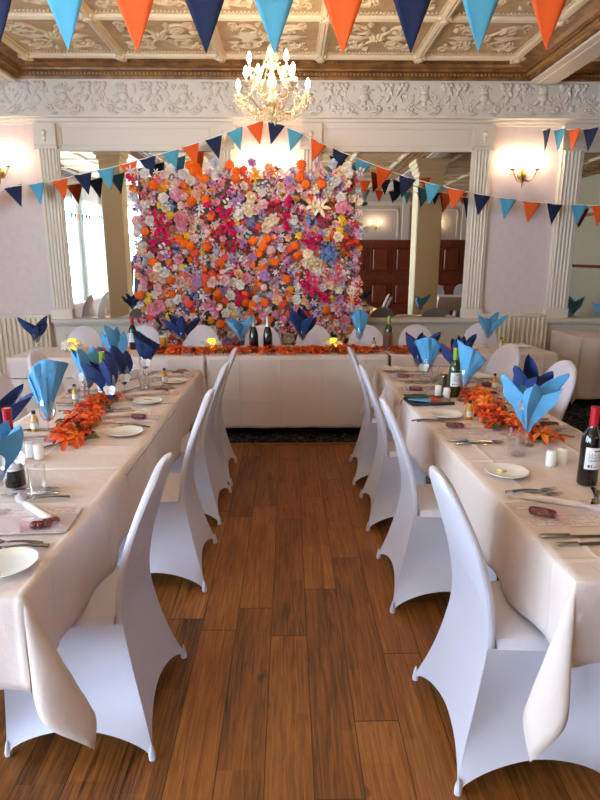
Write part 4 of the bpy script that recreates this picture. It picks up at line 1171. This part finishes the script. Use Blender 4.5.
# left table
glass_napkin('at left photo edge by red wine bottle', -.985, 1.84, 'nblue', 31, (.035, -.03, .19, -.2), H=.26, leaves=5, spread=.55, lean=(0.0, 0), az=.3)
t = thing('wine_bottle', 'red wine bottle with red capsule at left edge behind light blue napkin', 'bottle', (-1.04, 2.08, TZ), pi*.0); mk_bottle_wine(t, M['wineglass_dark'], M['redcap'])
glass_napkin('behind the red capsule at left edge', -1.22, 2.30, 'nnavy', 33, None, H=.24, leaves=5, spread=.6, lean=(.03, 0))
butterfly('white paper butterfly leaning on the dark bottle at left', (-.985, 2.03, TZ+.13), -.4, 'paper butterflies')
tumbler('clear tumbler in front of the dark bottle on left table', (-.93, 2.02, TZ), 0, 'tumblers')
salt('white salt shaker left of its pair on left table', (-1.125, 2.41, TZ)); salt('white pepper shaker right of its pair on left table', (-1.08, 2.39, TZ))
mini('amber miniature bottle with black cap behind the salt pair on left table', (-1.27, 2.80, TZ), -.3); sqtumbler('square clear tumbler behind the salt shakers on left table', (-1.20, 2.72, TZ), .3)
glass_napkin('rolled as a cone, left table front', -1.14, 2.66, 'nblue', 35, None, H=.30, cone=True, az=3.2, lean=(.02, 0))
mini('amber miniature bottle by a tumbler on outer side of left table', (-1.29, 3.42, TZ), -.2); tumbler('clear tumbler beside the miniature bottle on outer left table', (-1.21, 3.36, TZ), 0, 'tumblers')
glass_napkin('left of the green bottle, left table', -1.19, 3.38, 'nblue', 37, (-.04, -.03, .16, .4), H=.26, leaves=3, spread=.35, lean=(-.02, 0), az=.5)
glass_napkin('in front of the green bottle, left table', -1.02, 3.22, 'nnavy', 39, (.02, -.05, .12, 0), H=.27, leaves=4, spread=.34, az=.9, lean=(-.05, .0), dz=.06)
t = thing('wine_bottle', 'white wine bottle with green capsule among navy napkins on left table', 'bottle', (-1.10, 3.38, TZ)); mk_bottle_wine(t, M['green_bottle'], M['greencap'])
glass_napkin('right of the green bottle, left table', -1.03, 3.56, 'nnavy', 41, (.02, -.05, .12, .2), H=.27, leaves=4, spread=.34, az=1.6, lean=(-.05, .0), dz=.07)
glass_napkin('farthest right on left table', -1.0, 3.97, 'nnavy', 43, (.02, -.04, .14, .1), H=.25, cone=True, az=.8, lean=(.02, .0))
glass_napkin('tallest, far end of left table', -1.22, 4.10, 'nblue', 45, None, H=.32, leaves=4, spread=.32, lean=(-.02, 0))
mini('amber miniature bottle with black cap at far aisle edge of left table', (-.86, 3.93, TZ), .1)
tumbler('clear tumbler near the far amber miniature on left table', (-.97, 3.80, TZ), 0, 'tumblers')
# head table
def candle(label, x, y, fl=True):
    t = thing('led_candle', label, 'candle', (x, y, TZ))
    m = MB(); m.lathe([(0, 0), (.07, 0), (.085, .012), (.088, .02), (.075, .014), (0, .008)], 24); m.build('glass_dish', M['crystal'], t)
    c = MB(); c.lathe([(0, .01), (.033, .01), (.034, .105), (.028, .110), (.0, .102)], 20); c.build('candle_body', M['led'], t, angle=30)
    r_ = random.Random(int(abs(x)*100)); k0 = star_mesh(.042, 7, .45, .5).mesh('white_bloom', M['white'], True, 80)
    for k in range(10):
        a = k*.63; o = inst('white_bloom', k0, t, (.066*cos(a), .066*sin(a), .045+.016*(k % 3)), (r_.uniform(-.8, .8), r_.uniform(-.8, .8), a))
    return t
candle('yellow LED candle ringed with white daisies at left end of head table', -2.0, 5.35)
candle('yellow LED candle ringed with white daisies right of the beer glass', -.72, 5.36)
candle('yellow LED candle ringed with white daisies right of navy fan napkin', .41, 5.36)
candle('yellow LED candle ringed with white daisies right of the wine cooler', 1.27, 5.38)
glass_napkin('by the left radiator on head table', -2.30, 5.30, 'nnavy', 51, None, H=.24, leaves=5, spread=.6)
t = thing('wine_bottle', 'red wine bottle left of the flower wall on head table', 'bottle', (-1.47, 5.46, TZ)); mk_bottle_wine(t, M['wineglass_dark'], M['redcap'])
t = thing('beer_glass', 'tall glass of golden beer on the head table', 'glass', (-1.15, 5.30, TZ))
m = MB(); m.lathe([(0, .002), (.028, .002), (.039, .135), (0, .135)], 24); m.build('beer', M['beer'], t, angle=30)
m = MB(); m.lathe([(0, .135), (.039, .135), (.0395, .15), (0, .152)], 24); m.build('foam', M['foam'], t, angle=30)
m = MB(); m.lathe([(.03, 0), (.042, .16), (.0415, .16), (.029, .0)], 24); m.build('body', M['glass'], t)
tumbler('short clear tumbler right of the beer glass', (-1.06, 5.32, TZ), 0, 'tumblers')
glass_napkin('wide and leaning, right of the beer glass', -.98, 5.36, 'nnavy', 53, None, H=.28, leaves=4, spread=.75, lean=(-.06, 0), az=.3)
glass_napkin('left of the champagne bottles', -.45, 5.38, 'nblue', 55, None, H=.26, leaves=4, spread=.55, lean=(-.01, 0), az=1.1)
def mk_champ(t):
    m = MB(); m.lathe([(0, .008), (.034, 0), (.042, .005), (.0435, .02), (.0435, .13), (.040, .16), (.027, .20), (.018, .225)], 28); m.build('body', M['wineglass_dark'], t, angle=30)
    f = MB(); f.lathe([(.0205, .215), (.018, .235), (.0165, .27), (.018, .285), (.0185, .30), (.016, .312), (0, .316)], 20); f.build('foil', M['foil'], t)
champ = Kind(mk_champ, 'champagne_bottle', 'bottle')
champ('black champagne bottle with silver foil, left one of the pair', (-.33, 5.36, TZ)); champ('black champagne bottle with silver foil, right one of the pair', (-.20, 5.37, TZ))
glass_napkin('fanned out right of the champagne bottles', .12, 5.38, 'nnavy', 57, None, H=.30, leaves=5, spread=.55, az=.2)
glass_napkin('by the right edge of the flower wall', .66, 5.42, 'nblue', 59, None, H=.27, cone=True, az=2.4)
mini('amber miniature bottle left of the wine cooler on head table', (.80, 5.45, TZ), .2)
cooler('brushed steel wine cooler with a bottle in it on head table', (.92, 5.36, TZ), 0, None, (.95, .95, .95))
t = thing('wine_bottle', 'green wine bottle with lime capsule standing in the steel cooler', 'bottle', (.92, 5.36, TZ+.012)); mk_bottle_wine(t, M['green_bottle'], M['greencap'], False)
glass_napkin('in front of the chair by the right radiator', 1.90, 5.50, 'nblue', 61, None, H=.26, leaves=4, spread=.55, lean=(.02, 0), az=.8)
mini('amber miniature bottle at the right end of head table', (2.02, 5.46, TZ), .2)
plate('white side plate on the right end of head table', (2.22, 5.48, TZ), 0, 'side plates'); plate('white side plate on head table left of the last napkin', (1.70, 5.40, TZ), 0, 'side plates')
for x, q in ((-.08, 'right of the champagne bottles'), (.30, 'left of the third candle'), (-1.75, 'beside the left candle'), (1.55, 'near the right end')):
    favour('pink organza favour bag on head table ' + q, (x, 5.33, TZ), .3, 'favour bags')
# reflected napkins in the rest of the room
glass_napkin('on the side table at far right mirror', 3.6, 6.55, 'nblue', 63, None, H=.28, leaves=5, spread=.6)
glass_napkin('on the mahogany screen table', 4.3, .7, 'nblue', 65, None, H=.3, leaves=5, spread=.6)
glass_napkin('on the window table, seen in left mirror', -4.3, 2.9, 'nblue', 67, None, H=.3, leaves=5, spread=.6)

# ------------------------------------------------------------------ bunting
PEN = {}
def pennant_mesh(w_, h_, mt):
    key = (w_, h_, mt)
    if key not in PEN:
        m = MB()
        m.grid(lambda u, v: Vector(((u-.5)*w_*(1-v)+1e-5*(u-.5), .006*sin(v*3)+.004*sin(u*6)*(1-v), -h_*v)), 6, 10)
        me = m.mesh('pennant', M[mt], True, 60); PEN[key] = me
    return PEN[key]
def bunting(label, cordpts, flags, w_, h_, group='bunting strings'):
    p0 = Vector(cordpts[0]); t = thing('bunting', label, 'bunting', p0, 0, group)
    loc = [Vector(p)-p0 for p in cordpts]
    m = MB(); m.tube(loc, .005, 6); m.build('cord', M['cord'], t)
    for (p, d, c, roll) in flags:
        o = inst('pennant', pennant_mesh(w_, h_, c), t); q = Vector(p)-p0
        d = Vector(d).normalized(); o.location = q
        az = atan2(d.y, d.x); o.rotation_euler = (0, -math.asin(max(-1, min(1, d.z)))*.85, az + roll)
        sd = o.modifiers.new('thick', 'SOLIDIFY'); sd.thickness = .0015; sd.offset = 0
def curve_at(pts, s):
    # pts by x, linear
    for a, b in zip(pts, pts[1:]):
        if a[0] <= s <= b[0]:
            q = (s-a[0])/(b[0]-a[0]); return tuple(a[i]+(b[i]-a[i])*q for i in range(3)), tuple(b[i]-a[i] for i in range(3))
    return pts[-1], tuple(pts[-1][i]-pts[-2][i] for i in range(3))
rb_ = random.Random(2)
C3 = ['pnavy', 'pblue', 'porange']
BY = 6.76
left = [(-3.6, 2.27), (-3.15, 2.30), (-3.01, 2.35), (-2.75, 2.38), (-2.49, 2.42), (-2.24, 2.48), (-1.99, 2.53), (-1.74, 2.59), (-1.53, 2.645), (-1.28, 2.71), (-1.06, 2.775), (-.81, 2.85), (-.58, 2.93), (-.34, 3.0), (-.26, 3.03)]
right = [(-.24, 3.03), (-.15, 3.0), (.08, 2.92), (.33, 2.81), (.57, 2.71), (.82, 2.62), (1.05, 2.54), (1.31, 2.45), (1.60, 2.38), (1.86, 2.325), (2.15, 2.27), (2.44, 2.23), (2.71, 2.195), (2.97, 2.175), (3.25, 2.165), (3.48, 2.16), (4.4, 2.25)]
lp = [(x, BY, z) for x, z in left]; rp = [(x, BY, z) for x, z in right]
fl = []
for i, x in enumerate((-3.28, -3.01, -2.75, -2.49, -2.24, -1.99, -1.74, -1.53, -1.28, -1.06, -.81, -.58, -.36)):
    p, d = curve_at(lp, x); fl.append((p, d, ['porange', 'pnavy', 'pblue'][i % 3], rb_.uniform(-.25, .25)))
bunting('bunting of small orange, navy and light blue pennants rising over left mirror', lp, fl, .195, .225)
fl = []
for i, x in enumerate((-.13, .08, .33, .57, .82, 1.05, 1.31, 1.60, 1.86, 2.15, 2.44, 2.71, 2.97, 3.25, 3.48, 3.75, 4.0)):
    p, d = curve_at(rp, x); fl.append((p, d, ['pnavy', 'pblue', 'porange'][i % 3], rb_.uniform(-.25, .25)))
bunting('bunting of small pennants sagging across right mirror past the sconce', rp, fl, .195, .225)
tp = [(-2.6+.35*k, 3.3, 2.855+.012*((-2.6+.35*k)+.2)**2+.004) for k in range(20)]
fl = []
for k in range(-4, 8):
    x = -.07+.347*k; p, d = curve_at(tp, x); fl.append((p, d, ['pblue', 'porange', 'pnavy'][k % 3], rb_.uniform(-.12, .12)))
bunting('bunting of large pennants hanging across the room near the ceiling', tp, fl, .205, .255)
q0 = Vector((2.76, 6.80, 2.95)); q1 = Vector((4.3, 4.9, 2.86)); sp = []
for k in range(13):
    u = k/12; v = q0.lerp(q1, u); v.z -= .30*u*(1-u); sp.append(tuple(v))
fl = []
for i, u in enumerate((.025, .085, .15, .22, .30, .38, .46, .54, .62, .7, .78, .86)):
    a = q0.lerp(q1, u); a.z -= .30*u*(1-u); d = (q1-q0)
    fl.append((tuple(a), tuple(d), ['pnavy', 'pblue', 'porange'][i % 3], rb_.uniform(-.2, .2) + (-.55 if i < 3 else 0)))
bunting('bunting running from the right pilaster top towards the right room edge', sp, fl, .17, .225)
wp = [(-5.2, y, 2.75-.12*sin(pi*(y+3.5)/6)) for y in [-3.5+.5*k for k in range(13)]]
fl = []
for i in range(22):
    y = -3.3+.26*i; fl.append(((-5.2, y, 2.75-.12*sin(pi*(y+3.5)/6)), (0, 1, 0), C3[i % 3], rb_.uniform(-.2, .2)))
bunting('bunting strung along the tall windows, seen in left mirror', wp, fl, .17, .22)
wp = [(1.0+.5*k, 2.2, 2.9-.1*sin(pi*k/8)) for k in range(9)]
fl = [((1.2+.27*i, 2.2, 2.9-.1*sin(pi*(.2+.27*i)*2/8)), (1, 0, 0), C3[i % 3], rb_.uniform(-.2, .2)) for i in range(14)]
bunting('bunting across the right side of the room, seen in right mirror', wp, fl, .19, .23)

# ------------------------------------------------------------------ chandelier and wall lights
def bulb(m, x, y, z, s=1.0):
    m.lathe([(.001, 0), (.010*s, .006*s), (.0155*s, .02*s), (.014*s, .034*s), (.007*s, .052*s), (.001, .064*s)], 10, Matrix.Translation((x, y, z)))
def make_chandelier(t):
    rr = random.Random(9)
    m = MB()
    for k in range(22): m.ball((0, 0, .33+.02*k), .008, 6, 4)
    m.tube([(0, 0, .30), (0, 0, .80)], .004, 6); m.lathe([(.05, .80), (.06, .795), (.03, .77), (.006, .76)], 16); m.build('chain', M['gold'], t)
    b = MB(); b.lathe([(.002, -.18), (.016, -.165), (.010, -.14), (.03, -.12), (.062, -.10), (.066, -.085), (.03, -.07), (.018, -.04), (.028, 0), (.036, .05), (.022, .09), (.014, .12), (.042, .15), (.050, .165), (.02, .18), (.012, .22), (.03, .26), (.012, .30), (.004, .31)], 20); b.build('centre_stem', M['crystal_solid'], t)
    arms = [(2*pi*k/5+.25, .275, -.03) for k in range(5)] + [(2*pi*k/4+.6, .19, .09) for k in range(4)]
    for (a, R, z) in arms:
        ca, sa = cos(a), sin(a)
        ar = MB(); pts = []
        for i in range(15):
            u = i/14; rad = .02 + (R-.02)*u; zz = z - .06 - .075*sin(pi*min(1, u*1.15)) + .055*u**3
            pts.append((rad*ca, rad*sa, zz))
        ar.tube(pts, .006, 6)
        o = ar.build('arm', M['gold'], t)
        ex, ey, ez = pts[-1]
        d = MB(); d.lathe([(.004, ez-.01), (.012, ez), (.034, ez+.008), (.040, ez+.018), (.030, ez+.012), (.008, ez+.012)], 16, Matrix.Translation((ex, ey, 0)))
        d.build('drip_dish', M['crystal_solid'], o)
        c = MB(); c.lathe([(.0085, ez+.012), (.0085, ez+.06), (.0, ez+.061)], 10, Matrix.Translation((ex, ey, 0))); c.build('candle_tube', M['ivory'], o)
        f = MB(); bulb(f, ex, ey, ez+.058, 1.12); f.build('bulb', M['flame'], o)
        for k in range(5):
            dr = MB()
            q = a + k*2*pi/5; px_, py_ = ex+.034*cos(q), ey+.034*sin(q)
            dr.ball((px_, py_, ez+.002), .005, 6, 4); dr.lathe([(.001, ez-.042), (.007, ez-.030), (.005, ez-.014), (.001, ez-.004)], 6, Matrix.Translation((px_, py_, 0))); dr.build('crystal_drop', M['crystal_solid'], o)
        dr = MB()
        for i in range(2, 14, 1): dr.ball((pts[i][0], pts[i][1], pts[i][2]-.012), .0065, 6, 4)
        dr.build('bead_row', M['crystal_solid'], o)
    # bead strands from the crown to the arm ends and swags between arms
    for (a, R, z) in arms:
        s = MB(); n = 20
        for i in range(n+1):
            u = i/n; rad = .025+(R-.035)*u; zz = .27*(1-u)+(z-.02)*u - .09*sin(pi*u)
            s.ball((rad*cos(a), rad*sin(a), zz), .0075, 6, 4)
        s.build('bead_strand', M['crystal_solid'], t)
    for k in range(5):
        a0, a1 = arms[k][0], arms[k][0]+2*pi/5; s = MB()
        for i in range(17):
            u = i/16; a = a0+(a1-a0)*u; R = .255-.06*sin(pi*u); s.ball((R*cos(a), R*sin(a), -.05-.07*sin(pi*u)), .007, 6, 4)
        for i in range(13):
            u = i/12; a = a0; s.ball(((.255-.2*u)*cos(a+.3), (.255-.2*u)*sin(a+.3), -.07-.12*sin(pi*u*.6)), .0065, 6, 4)
        s.build('bead_swag', M['crystal_solid'], t)
    for k in range(14):
        s = MB(); a = 2*pi*k/14
        for i in range(15):
            u = i/14; R = .03+.24*sin(pi/2*u)**.9; s.ball((R*cos(a), R*sin(a), -.20+.15*u**2.2), .0075, 6, 4)
        s.build('basket_strand', M['crystal_solid'], t)
    for k in range(12):
        s = MB(); a = k*pi/6; s.lathe([(.001, -.175), (.009, -.16), (.006, -.14), (.001, -.125)], 6, Matrix.Translation((.055*cos(a), .055*sin(a), 0))); s.lathe([(.001, -.12), (.008, -.105), (.001, -.09)], 6, Matrix.Translation((.055*cos(a), .055*sin(a), .004))); s.build('pendant_drop', M['crystal_solid'], t)
    for k in range(3):
        s = MB(); s.lathe([(.001, -.25+.02*k), (.011, -.23+.02*k), (.007, -.205+.02*k), (.001, -.185+.02*k)], 8, Matrix.Translation((.02*cos(k*2.1), .02*sin(k*2.1), 0))); s.build('pendant_drop', M['crystal_solid'], t)
chand = Kind(make_chandelier, 'chandelier', 'chandelier')
chand('crystal chandelier with lit candle bulbs hanging in front of the frieze', (-.12, 4.7, 2.80))
chand('unseen crystal chandelier added as warm fill over the viewer end of the room', (-.12, .9, 2.80), .5)  # out of view, added to warm the tabletops and lower back wall
def make_sconce(t):
    p = MB(); p.lathe([(.001, .03), (.025, .026), (.045, .014), (.052, 0)], 20, Matrix.Rotation(pi/2, 4, 'X')); p.build('backplate', M['gold'], t)
    fi = MB(); fi.tube([(0, -.02, -.13), (0, -.03, -.05), (0, -.03, .06), (0, -.02, .10)], [.003, .012, .014, .003], 10); fi.build('stem', M['gold'], t)
    for s in (-1, 1):
        a = MB(); a.tube([(s*(.01+.13*u), -.03-.06*sin(pi*u*.6), -.03-.06*sin(pi*u*1.1)+.06*u) for u in [i/12 for i in range(13)]], .006, 6)
        o = a.build('arm', M['gold'], t); x, y, z = s*.14, -.03-.06*sin(pi*.6), -.03-.06*sin(pi*1.1)+.06
        d = MB(); d.lathe([(.004, z-.008), (.03, z+.004), (.034, z+.012), (.006, z+.01)], 14, Matrix.Translation((x, y, 0))); d.build('drip_dish', M['gold'], o)
        c = MB(); c.lathe([(.010, z+.01), (.010, z+.075), (0, z+.076)], 10, Matrix.Translation((x, y, 0))); c.build('candle_tube', M['ivory'], o)
        f = MB(); bulb(f, x, y, z+.072, 1.35); f.build('bulb', M['flame_s'], o)
        for k in range(4):
            q = MB(); q.lathe([(.001, z-.05), (.006, z-.035), (.001, z-.008)], 6, Matrix.Translation((x+.03*cos(k*1.57), y+.03*sin(k*1.57), 0))); q.build('crystal_drop', M['crystal_solid'], o)
sconce = Kind(make_sconce, 'wall_sconce', 'wall light')
sconce('brass wall light with two lit bulbs above the right radiator', (2.66, YW-.001, 2.50))
sconce('lit wall light on the left wall, cut by the photo edge', (-3.24, YW-.001, 2.52))
sconce('lit wall light glowing behind the top of the flower wall', (-.24, YW-.001, 2.50))
for i, x in enumerate((2.6, 4.4, 6.2)):
    sconce('lit wall light on rear panelling %s, seen in right mirror' % ['nearest the aisle', 'in the middle', 'farthest right'][i], (x, YR+.001, 2.45), pi)

# ------------------------------------------------------------------ radiators, coat stand
def make_radiator(W):
    def mk(t):
        m = MB(); m.bbox(-W/2, W/2, -.04, -.02, .16, .93, .008); m.build('panel', M['radiator'], t)
        f = MB(); n = int(W/.058)
        for k in range(n):
            x = -W/2+.02+(W-.04)*(k+.5)/n; f.tube([(x, -.056, .19), (x, -.056, .895)], .0165, 10)
        f.build('ribs', M['radiator'], t)
        g = MB(); g.bbox(-W/2-.005, W/2+.005, -.075, -.012, .915, .94, .006); g.bbox(-W/2-.006, -W/2+.012, -.075, -.012, .16, .935, .004); g.bbox(W/2-.012, W/2+.006, -.075, -.012, .16, .935, .004); g.build('top_grille', M['radiator'], t)
        for s in (-1, 1):
            l = MB(); l.box(s*(W/2-.12)-.015, s*(W/2-.12)+.015, -.05, -.02, .0, .17); l.build('foot', M['radiator'], t)
    return mk
t = thing('radiator', 'cream ribbed radiator under the right wall light', 'radiator', (2.705, YW-.01, 0)); make_radiator(.78)(t)
t = thing('radiator', 'cream ribbed radiator at left photo edge', 'radiator', (-3.42, YW-.01, 0)); make_radiator(1.16)(t)
t = thing('coat_stand', 'dark coat stand beside the left column, seen beside the flower wall', 'coat stand', (-3.02, 1.6, 0))
m = MB(); m.lathe([(.2, 0), (.2, .02), (.03, .04), (.02, .06)], 20); m.build('base', M['black'], t)
m = MB(); m.tube([(0, 0, .04), (0, 0, 1.95)], .018, 10); m.build('pole', M['black'], t)
for k in range(6):
    a = k*pi/3; m = MB(); m.tube([(0, 0, 1.8), (.1*cos(a), .1*sin(a), 1.86), (.16*cos(a), .16*sin(a), 1.95)], .01, 6); m.build('hook', M['black'], t)
o = thing('coat', 'long navy coat hung on the coat stand', 'coat', (-3.02, 1.6, 0))
m = MB(); m.grid(lambda u, v: Vector(((.07+.17*v**.5+.02*sin(u*38)*v)*cos(2*pi*u), (.06+.12*v**.5+.02*sin(u*31)*v)*sin(2*pi*u), 1.72-1.1*v)), 40, 14); m.build('body', M['navyc'], o)
for s in (-1, 1):
    m = MB(); m.tube([(s*.12, 0, 1.62), (s*.24, .02, 1.35), (s*.27, .03, 1.0)], [.05, .06, .055], 12); m.build('sleeve', M['navyc'], o)
t = thing('flower_vase', 'white flowers in a vase on the mahogany screen ledge, seen in right mirror', 'vase', (2.0, -2.63, 2.06))
m = MB(); m.lathe([(.03, 0), (.05, .05), (.03, .12), (.04, .16)], 16); m.build('vase', M['china'], t)
k0 = star_mesh(.09, 6, .45, .6).mesh('white_bloom', M['white'], True, 80)
for k in range(12): inst('white_bloom', k0, t, (rb_.uniform(-.18, .18), rb_.uniform(-.05, .05), .2+rb_.uniform(-.02, .14)), (rb_.uniform(-1, 1), rb_.uniform(-1, 1), k))
